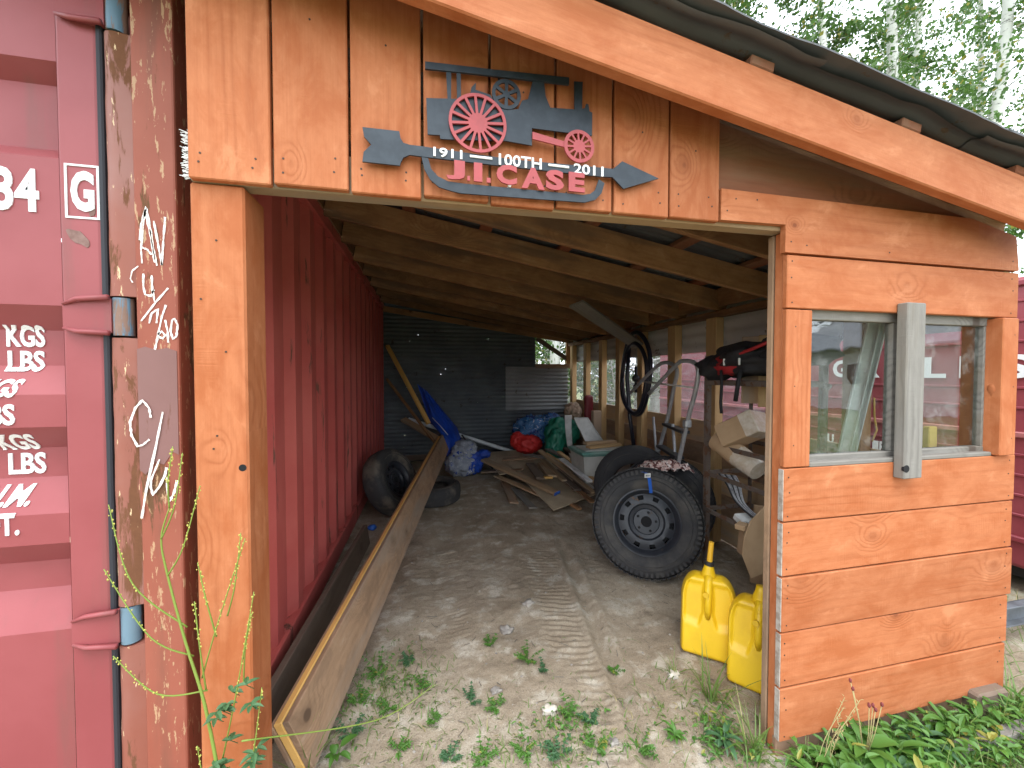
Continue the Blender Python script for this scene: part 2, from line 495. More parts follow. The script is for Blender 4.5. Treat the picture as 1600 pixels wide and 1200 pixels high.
M['stone_pale'] = plain('pale_stone', (.55, .50, .42), .9, col2=(.42, .38, .32), nscale=20, bump=.4)
M['nail'] = plain('dark_nail_head', (.05, .03, .02), .6, .3)
M['camo'] = None
def camo():
    k = NT('patterned_cloth')
    n = k.noise(k.vmap(off=k.rnd_off(3)), 26, 3, .5)
    c = k.mix(k.ramp(n, .47, .50), (.12, .035, .03), (.62, .42, .36))
    n2 = k.noise(k.vmap((1.3, 1.3, 1.3)), 31, 2, .5)
    return k.fin(k.mix(k.ramp(n2, .56, .59), c, (.78, .70, .64)), .9)
M['camo'] = camo()
def bag_mat(name, a, b, c, mid=.42):
    k = NT(name)
    p = k.vmap()
    n = k.noise(p, 5, 4, .6, 1.0)
    col = k.mix(k.ramp(n, mid, mid + .08), a, b)
    n2 = k.noise(k.vmap((1.7, 1.7, 1.7)), 7, 4, .6, 2.0)
    col = k.mix(k.ramp(n2, .60, .64), col, c)
    k.bump(k.noise(p, 16, 5, .7, 1.5), .8, .02)
    return k.fin(col, .22)
M['blue_bag'] = bag_mat('blue_print_bag', (.015, .05, .20), (.05, .16, .36), (.45, .50, .56))
M['clear_bag'] = bag_mat('clear_blue_bag', (.30, .33, .38), (.02, .07, .42), (.50, .52, .56), .56)
def glass():
    k = NT('window_glass')
    ge = k.n.new('ShaderNodeNewGeometry'); dt = k.n.new('ShaderNodeVectorMath'); dt.operation = 'DOT_PRODUCT'
    k.l.new(ge.outputs['Normal'], dt.inputs[0]); k.l.new(ge.outputs['Incoming'], dt.inputs[1])
    inv = k.math('SUBTRACT', 1.0, k.math('ABSOLUTE', dt.outputs['Value']))
    fres = k.math('ADD', .11, k.math('MULTIPLY', k.math('POWER', inv, 5.0), .955))
    tr = k.n.new('ShaderNodeBsdfTransparent'); tr.inputs['Color'].default_value = (.86, .90, .89, 1)
    gl = k.n.new('ShaderNodeBsdfGlossy'); gl.inputs['Roughness'].default_value = .012
    bp = k.n.new('ShaderNodeBump'); bp.inputs['Strength'].default_value = .05; bp.inputs['Distance'].default_value = .02
    k.l.new(k.noise(k.vmap(), 5, 2), bp.inputs['Height']); k.l.new(bp.outputs[0], gl.inputs['Normal'])
    mx = k.n.new('ShaderNodeMixShader')
    k.l.new(fres, mx.inputs[0]); k.l.new(tr.outputs[0], mx.inputs[1]); k.l.new(gl.outputs[0], mx.inputs[2])
    df = k.n.new('ShaderNodeBsdfDiffuse'); df.inputs['Color'].default_value = (.5, .5, .48, 1)
    m2 = k.n.new('ShaderNodeMixShader')
    k.l.new(k.math('MULTIPLY', k.ramp(k.noise(k.vmap(), 9, 6, .7), .5, .8), .18), m2.inputs[0])
    k.l.new(mx.outputs[0], m2.inputs[1]); k.l.new(df.outputs[0], m2.inputs[2])
    k.l.new(m2.outputs[0], k.out.inputs[0])
    return k.m
M['glass'] = glass()
def dusty_plastic():
    k = NT('dusty_plastic_glazing')
    tr = k.n.new('ShaderNodeBsdfTransparent'); tr.inputs['Color'].default_value = (.90, .90, .92, 1)
    tl = k.n.new('ShaderNodeBsdfTranslucent'); tl.inputs['Color'].default_value = (.80, .80, .82, 1)
    gl = k.n.new('ShaderNodeBsdfDiffuse'); gl.inputs['Color'].default_value = (.6, .6, .6, 1)
    a = k.n.new('ShaderNodeMixShader'); a.inputs[0].default_value = .25
    k.l.new(tl.outputs[0], a.inputs[1]); k.l.new(gl.outputs[0], a.inputs[2])
    b = k.n.new('ShaderNodeMixShader')
    k.l.new(k.math('ADD', .07, k.math('MULTIPLY', k.ramp(k.noise(k.vmap((1, 1, 3)), 3.5, 6, .7), .35, .7), .16)), b.inputs[0])
    k.l.new(tr.outputs[0], b.inputs[1]); k.l.new(a.outputs[0], b.inputs[2]); k.l.new(b.outputs[0], k.out.inputs[0])
    return k.m
M['dusty'] = dusty_plastic()
def leaf_mat(name, a, b, yellow=None, trans=.35):
    k = NT(name)
    g = k.n.new('ShaderNodeNewGeometry')
    n = k.noise(k.vmap(), 3.0, 2)
    col = k.mix(g.outputs['Random Per Island'], a, b)
    if yellow is not None:
        col = k.mix(k.math('GREATER_THAN', g.outputs['Random Per Island'], .93), col, yellow)
    k.set(k.b.inputs['Base Color'], col); k.b.inputs['Roughness'].default_value = .5
    tl = k.n.new('ShaderNodeBsdfTranslucent'); k.l.new(col, tl.inputs['Color'])
    mx = k.n.new('ShaderNodeMixShader'); mx.inputs[0].default_value = trans
    k.l.new(k.b.outputs[0], mx.inputs[1]); k.l.new(tl.outputs[0], mx.inputs[2]); k.l.new(mx.outputs[0], k.out.inputs[0])
    return k.m
M['leaf'] = leaf_mat('aspen_leaf', (.05, .115, .022), (.105, .20, .042), (.28, .26, .05), .45)
M['weed'] = leaf_mat('weed_leaf', (.065, .17, .025), (.12, .27, .045), (.30, .30, .06))
M['weed_dark'] = leaf_mat('dark_weed_leaf', (.05, .13, .05), (.085, .19, .08))
M['grass'] = leaf_mat('grass_blade', (.10, .19, .03), (.19, .27, .07), (.42, .36, .16))
M['stem'] = plain('green_stem', (.17, .24, .035), .6)
M['drystem'] = plain('dry_stem', (.34, .29, .13), .8)
M['seed'] = plain('yellow_green_seed', (.42, .40, .08), .7)
M['redseed'] = plain('dark_red_seed_head', (.16, .03, .03), .8)
M['spruce'] = leaf_mat('spruce_needle', (.012, .035, .018), (.03, .065, .03), None, .15)
def bark():
    k = NT('aspen_bark')
    p = k.vmap(off=k.rnd_off(9))
    c = k.mix(k.noise(p, 3, 4), (.50, .50, .45), (.66, .66, .61))
    lent = k.noise(k.vmap((3, 3, 14), vec=p), 1.2, 5, .7)
    c = k.mix(k.ramp(lent, .60, .66), c, (.05, .045, .04))
    return k.fin(c, .85)
M['bark'] = bark()
M['darkbark'] = plain('dark_bark', (.10, .085, .07), .9, col2=(.17, .15, .12), nscale=12, bump=.4)
def ground_mat():
    k = NT('sandy_ground')
    p = k.vmap()
    big = k.noise(p, .9, 5, .6)
    mid = k.noise(p, 5, 6, .65)
    fine = k.noise(p, 90, 5, .75)
    c = k.mix(k.ramp(big, .36, .62), (.315, .25, .175), (.42, .35, .26))
    c = k.mix(k.ramp(mid, .50, .66), c, (.53, .475, .385))
    c = k.mix(k.math('MULTIPLY', k.ramp(mid, .46, .30), .6), c, (.19, .145, .10))
    c = k.mix(k.math('MULTIPLY', k.ramp(fine, .50, .70), .6), c, (.13, .10, .07))
    gr = k.noise(p, 210, 4, .8)
    c = k.mix(k.math('MULTIPLY', k.ramp(gr, .55, .66), .55), c, (.60, .56, .49))
    c = k.mix(k.math('MULTIPLY', k.ramp(gr, .43, .34), .6), c, (.11, .085, .06))
    damp = k.noise(p, 2.1, 5, .6)
    c = k.mix(k.math('MULTIPLY', k.ramp(damp, .55, .72), .45), c, (.20, .15, .105))
    # grass and soil further off from the shed
    g = k.n.new('ShaderNodeVectorMath'); g.operation = 'DISTANCE'; k.l.new(p, g.inputs[0]); g.inputs[1].default_value = (.6, 2.5, 0)
    far = k.ramp(k.math('ADD', g.outputs['Value'], k.math('MULTIPLY', mid, 3)), 4.5, 8.0)
    c = k.mix(k.math('MULTIPLY', far, k.ramp(mid, .3, .6)), c, (.10, .16, .045))
    k.bump(k.math('ADD', k.math('MULTIPLY', fine, .5), k.math('MULTIPLY', gr, .35)), .9, .014)
    return k.fin(c, .95, 0, .15)
M['ground'] = ground_mat()
M['trailer_red'] = painted_steel('red_trailer_paint', (.22, .035, .045), (.27, .055, .065), (.10, .05, .035), .68, True, .42, 2)
M['trailer_rail'] = plain('faded_red_rail', (.42, .15, .14), .6, col2=(.34, .10, .10), nscale=9)
M['trailer_dark'] = plain('dark_underframe', (.03, .028, .028), .8)
M['roof_grey'] = plain('grey_roof', (.30, .31, .33), .7, col2=(.25, .26, .28), nscale=2)
M['house'] = plain('pale_siding', (.55, .55, .52), .7)
M['truck_white'] = plain('white_truck_paint', (.62, .63, .63), .3, col2=(.56, .57, .57), nscale=3)
M['dark_glass'] = plain('dark_glass', (.02, .025, .03), .08)

# ------------------------------------------------------------------ measured outlines (metres)
D = {'canopy': [(-0.007, 2.663), (0.211, 2.674), (0.486, 2.691), (0.486, 2.666), (0.211, 2.653), (-0.007, 2.64)], 'post1': [(0.06, 2.651), (0.077, 2.652), (0.076, 2.557), (0.065, 2.555)], 'post2': [(0.094, 2.651), (0.108, 2.652), (0.109, 2.56), (0.096, 2.559)], 'body': [(-0.004, 2.549), (0.112, 2.563), (0.138, 2.581), (0.144, 2.607), (0.159, 2.624), (0.157, 2.6), (0.207, 2.591), (0.233, 2.552), (0.264, 2.548), (0.304, 2.558), (0.317, 2.588), (0.338, 2.596), (0.356, 2.666), (0.395, 2.667), (0.401, 2.616), (0.418, 2.579), (0.508, 2.586), (0.506, 2.683), (0.538, 2.686), (0.536, 2.592), (0.547, 2.596), (0.551, 2.612), (0.56, 2.611), (0.564, 2.587), (0.575, 2.584), (0.574, 2.503), (0.352, 2.5), (0.352, 2.441), (0.259, 2.445), (0.086, 2.427), (0.041, 2.424), (0.039, 2.436), (-0.0, 2.433)], 'wheelbig': [(0.164, 2.488), (0.259, 2.501), (0.165, 2.584)], 'wheelsmall': [(0.522, 2.452), (0.58, 2.459), (0.522, 2.508)], 'flywheel': [(0.262, 2.599), (0.312, 2.607), (0.262, 2.647)], 'axle': [(0.352, 2.483), (0.48, 2.463), (0.48, 2.444), (0.352, 2.459)], 'arrow': [(-0.201, 2.429), (-0.089, 2.431), (-0.085, 2.409), (-0.077, 2.396), (-0.057, 2.392), (-0.015, 2.392), (0.282, 2.385), (0.612, 2.394), (0.657, 2.395), (0.692, 2.426), (0.841, 2.38), (0.698, 2.328), (0.654, 2.365), (0.612, 2.362), (0.282, 2.359), (-0.017, 2.359), (-0.057, 2.36), (-0.077, 2.349), (-0.085, 2.333), (-0.088, 2.322), (-0.202, 2.322), (-0.198, 2.352), (-0.175, 2.378), (-0.196, 2.4)], 'bowl_out': [(-0.02, 2.36), (-0.011, 2.32), (0.007, 2.289), (0.036, 2.267), (0.073, 2.259), (0.107, 2.254), (0.318, 2.259), (0.548, 2.265), (0.588, 2.278), (0.612, 2.303), (0.624, 2.341)], 'bowl_in': [(0.001, 2.357), (0.011, 2.323), (0.032, 2.302), (0.065, 2.289), (0.09, 2.288), (0.116, 2.287), (0.318, 2.289), (0.541, 2.291), (0.568, 2.297), (0.587, 2.312), (0.602, 2.352)], 'bb_J': [(0.059, 2.293), (0.12, 2.356)], 'bb_I': [(0.15, 2.294), (0.178, 2.356)], 'bb_C': [(0.226, 2.295), (0.297, 2.361)], 'bb_A': [(0.313, 2.289), (0.396, 2.361)], 'bb_S': [(0.4, 2.293), (0.466, 2.362)], 'bb_E': [(0.484, 2.295), (0.544, 2.362)], 'bb_t1911': [(0.018, 2.357), (0.112, 2.399)], 'bb_dash1': [(0.137, 2.368), (0.213, 2.388)], 'bb_t100': [(0.235, 2.354), (0.386, 2.404)], 'bb_dash2': [(0.41, 2.369), (0.487, 2.391)], 'bb_t2011': [(0.504, 2.355), (0.617, 2.402)], 'bb_dot1': [(0.128, 2.294), (0.137, 2.309)], 'bb_dot2': [(0.193, 2.294), (0.206, 2.31)], 'bb_screw': [(0.266, 2.289), (0.282, 2.303)], 'chalk': [[(-0.882, 2.0), (-0.884, 2.047), (-0.876, 2.123), (-0.868, 2.178), (-0.86, 2.134), (-0.851, 2.05), (-0.842, 1.995)], [(-0.887, 2.072), (-0.882, 2.122), (-0.87, 2.168)], [(-0.881, 2.05), (-0.867, 2.044), (-0.856, 2.029)], [(-0.871, 2.163), (-0.859, 2.099), (-0.848, 2.005)], [(-0.848, 2.135), (-0.838, 2.066), (-0.829, 1.998)], [(-0.829, 1.998), (-0.823, 2.077), (-0.817, 2.15)], [(-0.879, 1.968), (-0.88, 1.928), (-0.876, 1.903), (-0.861, 1.898), (-0.852, 1.919)], [(-0.857, 1.964), (-0.856, 1.919), (-0.85, 1.878)], [(-0.813, 1.926), (-0.848, 1.879), (-0.888, 1.819)], [(-0.867, 1.812), (-0.86, 1.843), (-0.842, 1.859), (-0.847, 1.813)], [(-0.82, 1.872), (-0.832, 1.834), (-0.844, 1.772), (-0.856, 1.714)], [(-0.844, 1.777), (-0.833, 1.788), (-0.824, 1.775), (-0.831, 1.765), (-0.842, 1.77)], [(-0.823, 1.824), (-0.817, 1.788), (-0.816, 1.752)], [(-0.804, 1.824), (-0.809, 1.788), (-0.803, 1.763), (-0.793, 1.773), (-0.789, 1.809), (-0.797, 1.83), (-0.804, 1.824)], [(-0.902, 1.991), (-0.919, 1.975), (-0.924, 1.95), (-0.918, 1.938)], [(-0.866, 1.512), (-0.87, 1.543), (-0.887, 1.569), (-0.911, 1.544), (-0.926, 1.499), (-0.923, 1.458), (-0.907, 1.422), (-0.89, 1.426), (-0.871, 1.443)], [(-0.833, 1.53), (-0.855, 1.415), (-0.882, 1.287), (-0.901, 1.191)], [(-0.845, 1.378), (-0.868, 1.317), (-0.871, 1.292), (-0.865, 1.265), (-0.847, 1.29), (-0.831, 1.326), (-0.826, 1.351)], [(-0.826, 1.32), (-0.825, 1.268), (-0.819, 1.242), (-0.807, 1.267), (-0.798, 1.308)]]}
D2 = {'tarp': [[(-0.2, 6.9, 1.483), (-0.026, 6.9, 1.347)], [(-0.059, 6.75, 1.046), (0.265, 6.75, 0.984)], [(0.014, 6.6, 0.841), (0.464, 6.6, 0.742)], [(0.198, 6.4, 0.65), (0.533, 6.4, 0.532)], [(0.266, 6.3, 0.402), (0.42, 6.3, 0.322)], [(0.29, 6.2, 0.111), (0.372, 6.2, 0.076)]], 'lid': [(2.274, 5.8, 0.983), (2.493, 5.8, 0.978), (2.729, 5.8, 0.595), (2.473, 5.8, 0.531)], 'ply': [(1.204, 6.22, 0.25), (1.42, 4.26, 0.06), (2.161, 4.64, 0.1), (2.018, 6.164, 0.3)], 'pile': [((0.81, 5.844, 0.3), (1.585, 4.629, 0.1)), ((1.836, 5.169, 0.42), (1.961, 4.434, 0.28)), ((1.693, 5.746, 0.42), (1.969, 4.354, 0.16)), ((1.876, 5.962, 0.4), (2.189, 4.461, 0.34)), ((2.187, 6.003, 0.4), (2.214, 4.622, 0.38)), ((1.695, 5.79, 0.32), (1.734, 4.756, 0.22)), ((1.741, 5.169, 0.26), (1.825, 4.515, 0.16)), ((1.682, 5.572, 0.26), (1.623, 4.927, 0.24)), ((1.514, 5.694, 0.24), (1.456, 4.909, 0.22)), ((1.124, 5.915, 0.015), (1.027, 4.636, 0.015)), ((1.158, 5.227, 0.015), (1.213, 4.411, 0.015)), ((1.685, 4.479, 0.02), (1.739, 4.24, 0.02))], 'ladA': [(2.42, 4.303, 1.422), (2.42, 3.849, 1.686), (2.42, 3.635, 1.772), (2.42, 3.461, 1.747), (2.42, 3.398, 1.669), (2.42, 3.447, 1.521), (2.42, 3.517, 1.288), (2.42, 3.58, 1.114), (2.42, 3.724, 0.767)], 'ladB': [(2.25, 3.622, 1.449), (2.25, 3.189, 1.728), (2.25, 3.069, 1.772), (2.25, 2.923, 1.75), (2.25, 2.873, 1.677), (2.25, 2.903, 1.512), (2.25, 2.999, 1.252), (2.25, 3.1, 0.916)]}

# ================================================================== GROUND
def spaced(segs):
    out = []
    for a, b, st in segs:
        out += list(np.arange(a, b - 1e-6, st))
    out.append(segs[-1][1])
    return np.array(out)
gx = spaced([(-200, -30, 34), (-30, -6, 3), (-6, -1, .25), (-1, 3.2, .015), (3.2, 8, .25), (8, 32, 3), (32, 202, 34)])
gy = spaced([(-200, -30, 34), (-30, -4, 3), (-4, .6, .25), (.6, 1.1, .04), (1.1, 3.6, .0105), (3.6, 7.5, .035), (7.5, 14, .5), (14, 50, 4), (50, 220, 34)])
def vnoise(X, Y, f, seed):
    rs = np.random.RandomState(seed); T = rs.rand(256, 256)
    x = X * f; y = Y * f
    xi = np.floor(x).astype(int); yi = np.floor(y).astype(int); fx = x - xi; fy = y - yi
    fx = fx * fx * (3 - 2 * fx); fy = fy * fy * (3 - 2 * fy)
    g = lambda a, b: T[a % 256, b % 256]
    return (g(xi, yi) * (1 - fx) + g(xi + 1, yi) * fx) * (1 - fy) + (g(xi, yi + 1) * (1 - fx) + g(xi + 1, yi + 1) * fx) * fy
def ground_height(X, Y):
    X = np.asarray(X, float); Y = np.asarray(Y, float)
    h = .035 * (vnoise(X, Y, 1.1, 1) - .5) + .018 * (vnoise(X, Y, 3.7, 2) - .5) + .009 * (vnoise(X, Y, 11, 3) - .5)
    near = np.exp(-((X - .9) / 2.6) ** 4) * np.exp(-((Y - 3.0) / 2.6) ** 4)
    h += near * (.006 * (vnoise(X, Y, 28, 4) - .5) + .005 * (vnoise(X, Y, 60, 5) - .5))
    def track(cx, width, wl_, amp, skew, y0, y1, ph=0):
        d = (X - cx) / width
        m = np.clip(1.25 - np.abs(d) * 2.2, 0, 1); m = m * m * (3 - 2 * m)
        e = np.clip((Y - y0) / .35, 0, 1) * np.clip((y1 - Y) / .6, 0, 1)
        patch = np.clip(vnoise(X, Y, 3.1, 9) * 2.4 - .55, 0, 1)
        wob = .018 * vnoise(X, Y, 9, 8)
        r = np.sin((Y + skew * (X - cx) + wob) * 2 * np.pi / wl_ + ph)
        return e * m * (patch * amp * r - .012)
    h += track(.83 + .14 * (Y - 2.1), .40, .047, .0042, .25, 1.2, 3.8)
    h += track(.12 + .03 * (Y - 2.4), .36, .036, .0044, -.1, 1.9, 5.2)
    h += track(.25 - .1 * (Y - 1.6), .40, .05, .0045, .1, 1.1, 1.95)
    gc = 1.0 + .16 * (Y - 2.2)                      # groove and ridge pressed along the right track
    e = np.clip((Y - 1.2) / .3, 0, 1) * np.clip((3.7 - Y) / .6, 0, 1)
    h += e * (-.026 * np.exp(-((X - gc - .04) / .035) ** 2) + .018 * np.exp(-((X - gc + .025) / .022) ** 2) + .012 * np.exp(-((X - gc - .12) / .03) ** 2))
    h -= .03 * np.exp(-(((X - .49) / .12) ** 2 + ((Y - 2.42) / .10) ** 2))       # a scuffed hollow
    h += .04 * np.clip((Y - 5) / 2, 0, 1)
    return h
GX, GY = np.meshgrid(gx, gy)
GZ = ground_height(GX, GY)
nx_, ny_ = len(gx), len(gy)
gv = np.stack([GX, GY, GZ], -1).reshape(-1, 3)
ii, jj = np.meshgrid(np.arange(nx_ - 1), np.arange(ny_ - 1))
a_ = (jj * nx_ + ii).ravel()
gf = np.stack([a_, a_ + 1, a_ + 1 + nx_, a_ + nx_], -1)
gme = bpy.data.meshes.new('ground')
gme.vertices.add(len(gv)); gme.vertices.foreach_set('co', gv.ravel())
gme.loops.add(gf.size); gme.loops.foreach_set('vertex_index', gf.ravel())
gme.polygons.add(len(gf)); gme.polygons.foreach_set('loop_start', np.arange(0, gf.size, 4))
gme.polygons.foreach_set('use_smooth', np.ones(len(gf), bool))
gme.materials.append(M['ground']); gme.update(); gme.validate()
ground = link(bpy.data.objects.new('ground', gme))
tag(ground, 'pale sandy dirt ground with tyre tracks running into the shed', 'ground', kind='structure')
def gz(x, y):
    i = min(max(int(np.searchsorted(gx, x)) - 1, 0), nx_ - 2); j = min(max(int(np.searchsorted(gy, y)) - 1, 0), ny_ - 2)
    fx = (x - gx[i]) / (gx[i + 1] - gx[i]); fy = (y - gy[j]) / (gy[j + 1] - gy[j])
    return float((GZ[j, i] * (1 - fx) + GZ[j, i + 1] * fx) * (1 - fy) + (GZ[j + 1, i] * (1 - fx) + GZ[j + 1, i + 1] * fx) * fy)

# ================================================================== SHIPPING CONTAINER
CF, CR = 1.44, -.787            # front face Y, right face X
CT = 2.92                       # top
container = thing('shipping_container', 'faded red steel shipping container standing left of the shed', 'container', (-2.0, 4.4, 0))
def corr_profile(y0, y1, per=.335, depth=.038):
    pts = []; y = y0
    while y < y1:
        for dy, d in ((0, 0), (.087, 0), (.167, 1), (.254, 1)):
            if y + dy < y1: pts.append((y + dy, -depth * d))
        y += per
    pts.append((y1, 0))
    return pts
prof = corr_profile(CF + .16, CF + 5.92)
mb = MB()
zs = [.17, .8, 1.5, 2.2, 2.81]
mb.add([(CR - .02 + d, y, z) for z in zs for y, d in prof],
       [(j * len(prof) + i, j * len(prof) + i + 1, (j + 1) * len(prof) + i + 1, (j + 1) * len(prof) + i) for j in range(len(zs) - 1) for i in range(len(prof) - 1)])
obj('side_wall', mb, M['cont_side'], container, world=True)
obj('bottom_rail', MB().rbox((CR - .05, CF + 3.03, .10), (.10, 5.76, .16), .006), M['cont_side'], container, world=True)
obj('top_rail', MB().rbox((CR - .04, CF + 3.03, 2.865), (.08, 5.76, .10), .006), M['cont_side'], container, world=True)
# near corner post: flat rusty face, hinge pockets, rounded J-bar beside the door
hz = [(.78, .91), (1.765, 1.895), (2.705, 2.835)]
mb = MB().rbox(((CR - .903) / 2, CF + .08, 1.47), (CR + .903, .16, 2.86), .007, seg=2)
pst = obj('corner_post', mb, M['cont_post'], container, world=True)
_pr = random.Random(4)
_pp = [(-.901, 1.345), (-.885, 1.33), (-.86, 1.37), (-.835, 1.36), (-.81, 1.40), (-.7935, 1.39), (-.7935, 1.725), (-.82, 1.735), (-.85, 1.728), (-.88, 1.738), (-.901, 1.73)]
mb = MB().prism(_pp, CF - .002, CF + .001)
o = obj('primer_patch', mb, M['cont_patch'], container, world=True); o['label'] = 'dull mauve primer patch on the rusty corner post'
cuts = [.05] + [v for h in hz for v in h] + [2.9]
for i in range(0, len(cuts), 2):
    z0, z1 = cuts[i], cuts[i + 1]
    mb = MB()
    arc = [(-.902, CF + .10), (-.902, CF + .006)] + [(-.945 + .037 * math.cos(t), CF + .030 - .034 * math.sin(t)) for t in np.linspace(rad(70), rad(180), 7)] + [(-.982, CF + .10)]
    n = len(arc)
    nz = max(2, int((z1 - z0) / .05)); zz = np.linspace(z0, z1, nz)
    rr = random.Random(i)
    mb.add([(x + rr.uniform(-.0012, .0012), y + rr.uniform(-.0012, .0012), z) for z in zz for x, y in arc],
           [(j * n + k, j * n + k + 1, (j + 1) * n + k + 1, (j + 1) * n + k) for j in range(nz - 1) for k in range(n - 1)])
    mb.add([(x, y, z0) for x, y in arc], [tuple(range(n))[::-1]]); mb.add([(x, y, z1) for x, y in arc], [tuple(range(n))])
    obj('j_bar', mb, M['jbar'], container, auto=40, world=True)
obj('post_back', MB().box((-.945, CF + .13, 1.47), (.09, .05, 2.86)), M['cont_post'], container, world=True)
obj('door_gasket', MB().rbox((-.988, CF + .03, 1.47), (.016, .05, 2.6), .004), M['gasket'], container, world=True)
# right door leaf with pressed recesses
DX0, DX1, DY = -2.16, -.997, CF + .012
door = obj('door', MB().rbox(((DX1 - .0525) - .0, DY + .02, 1.47), (.105, .04, 2.62), .008, seg=2), M['cont_door'], container, world=True)
zprof = [(2.79, 0), (2.60, 0), (2.56, 1), (2.36, 1), (2.31, 0), (1.862, 0), (1.790, 1), (1.678, 1), (1.588, 0), (1.488, 0), (1.416, 1), (1.322, 1), (1.218, 0), (1.124, 0), (1.05, 1), (.962, 1), (.850, 0), (.16, 0)]
DEP = .058
RX = -1.102
mb = MB()
n = len(zprof)
pv = [(x, DY + .004 + DEP * d, z) for x in (DX0, RX) for z, d in zprof]
mb.add(pv, [(i, i + 1, n + i + 1, n + i) for i in range(n - 1)])
k = 0                                                     # end faces that close each recess at its right end
for a, b in ((1, 4), (5, 8), (9, 12), (13, 16)):
    mb.add([(RX, DY + .004 + DEP * zprof[i][1], zprof[i][0]) for i in range(a, b + 1)], [(0, 3, 2, 1)])
obj('door_panel', mb, M['cont_door'], door, world=False)
o = door.children[-1]
L = container.location
for v in o.data.vertices: v.co = v.co - L
obj('door_sill', MB().rbox((-1.9, CF + .06, .085), (2.0, .14, .13), .006), M['cont_post'], container, world=True)
obj('left_door', MB().rbox((-2.72, DY + .03, 1.47), (1.06, .05, 2.62), .008), M['cont_door'], container, world=True)
obj('far_corner_post', MB().rbox((-3.24, CF + .08, 1.47), (.12, .16, 2.86), .007), M['cont_post'], container, world=True)
obj('left_wall', MB().box((-3.27, CF + 3.03, 1.5), (.04, 5.76, 2.7)), M['cont_side'], container, world=True)
obj('rear_wall', MB().box((-2.03, CF + 5.99, 1.5), (2.48, .1, 2.8)), M['cont_side'], container, world=True)
obj('roof_panel', MB().box((-2.03, CF + 3.03, 2.885), (2.38, 5.8, .03)), M['cont_side'], container, world=True)
for z0, z1 in hz:                                         # hinge: strap on the door, pin in the pocket
    zc = (z0 + z1) / 2
    h = obj('hinge', MB().prism([(-1.092, zc - .035), (-1.092, zc + .03), (-1.03, zc + .05), (-.968, zc + .056), (-.968, zc - .05), (-1.03, zc - .048)], DY - .012, DY + .006), M['cont_door'], container, world=True)
    for s in (-1, 1):                                     # folded lips of the strap
        mb = MB()
        e0 = zc + (.035 if s > 0 else -.038); e1 = zc + (.058 if s > 0 else -.052)
        mb.tube([(-1.09, DY - .012, e0), (-1.05, DY - .020, (e0 + e1) / 2 + s * .004), (-.966, DY - .026, e1)], [.005, .008, .009], 6)
        lip = obj('hinge_lip', mb, M['cont_door'], h, smooth=True)
        for v in lip.data.vertices: v.co = v.co - L
        mb = MB().tube([(-.948, CF + .022, zc - .058), (-.948, CF + .022, zc + .060)], .026, 16)
    pn = obj('hinge_pin', mb, M['pin'], h, auto=40)
    for v in pn.data.vertices: v.co = v.co - L
# scrapes where the paint is off the door
for (x, z, w, h_, s) in ((-1.052, 2.07, .075, .05, 3), (-1.02, 2.165, .026, .07, 5)):
    rr = random.Random(s)
    pts = [(x + w / 2 * math.cos(t) * rr.uniform(.6, 1), z + h_ / 2 * math.sin(t) * rr.uniform(.6, 1) - .25 * w * math.cos(t)) for t in np.linspace(0, 2 * math.pi, 14)[:-1]]
    obj('paint_scrape', MB().prism(pts, DY - .0015, DY + .002), M['scrape'], container, world=True)

# lettering on the door, following the pressed steel
def door_y(z, x):
    if x > RX: return DY
    for (za, da), (zb, db) in zip(zprof, zprof[1:]):
        if zb <= z <= za: return DY + .004 + DEP * (da + (db - da) * (za - z) / max(1e-6, za - zb))
    return DY
def door_text(txt, x0, z0, x1, z1, shear=0, bold=.03):
    mb = text_mb(txt, x0, z0, x1, z1, 0, .003, shear, bold)
    # cut the letters into thin level slices so that they can bend with the steel
    bm = bmesh.new()
    vs = [bm.verts.new(v) for v in mb.v]
    for f in mb.f:
        try: bm.faces.new([vs[i] for i in f])
        except ValueError: pass
    for z, d in zprof:
        if z0 < z < z1:
            bmesh.ops.bisect_plane(bm, geom=bm.verts[:] + bm.edges[:] + bm.faces[:], plane_co=(0, 0, z), plane_no=(0, 0, 1))
    bm.verts.index_update()
    out = MB().add([(v.co.x, door_y(v.co.z, v.co.x) - .0035 + v.co.y, v.co.z) for v in bm.verts], [[v.index for v in f.verts] for f in bm.faces])
    bm.free()
    for g in glyphs(out): obj('lettering', g, M['white_paint'], container, world=True)
door_text('34', -1.262, 2.140, -1.152, 2.270, 0, .03)
door_text('G', -1.070, 2.152, -1.010, 2.276, 0, .04)
mb = MB()
x0, x1, z0, z1, t = -1.085, -.997, 2.130, 2.295, .006
mb.prism([(x0, z0), (x1, z0), (x1, z1), (x0, z1)], DY - .003, DY - .0005, [[(x0 + t, z0 + t), (x1 - t, z0 + t), (x1 - t, z1 - t), (x0 + t, z1 - t)]])
obj('lettering_box', mb, M['white_paint'], container, world=True)
for txt, zc, xr, w, h_, sh in (('KGS', 1.7705, -1.193, .098, .068, 0), ('LBS', 1.692, -1.195, .094, .066, 0), ('KGS', 1.608, -1.222, .10, .056, .25), ('LBS', 1.528, -1.228, .094, .064, 0),
                               ('KGS', 1.439, -1.208, .10, .054, .12), ('LBS', 1.368, -1.200, .096, .068, 0), ('CU.M.', 1.274, -1.214, .165, .063, .3), ('CU.FT.', 1.193, -1.226, .17, .068, 0)):
    door_text(txt, xr - w, zc - h_ / 2, xr, zc + h_ / 2, sh, .028)
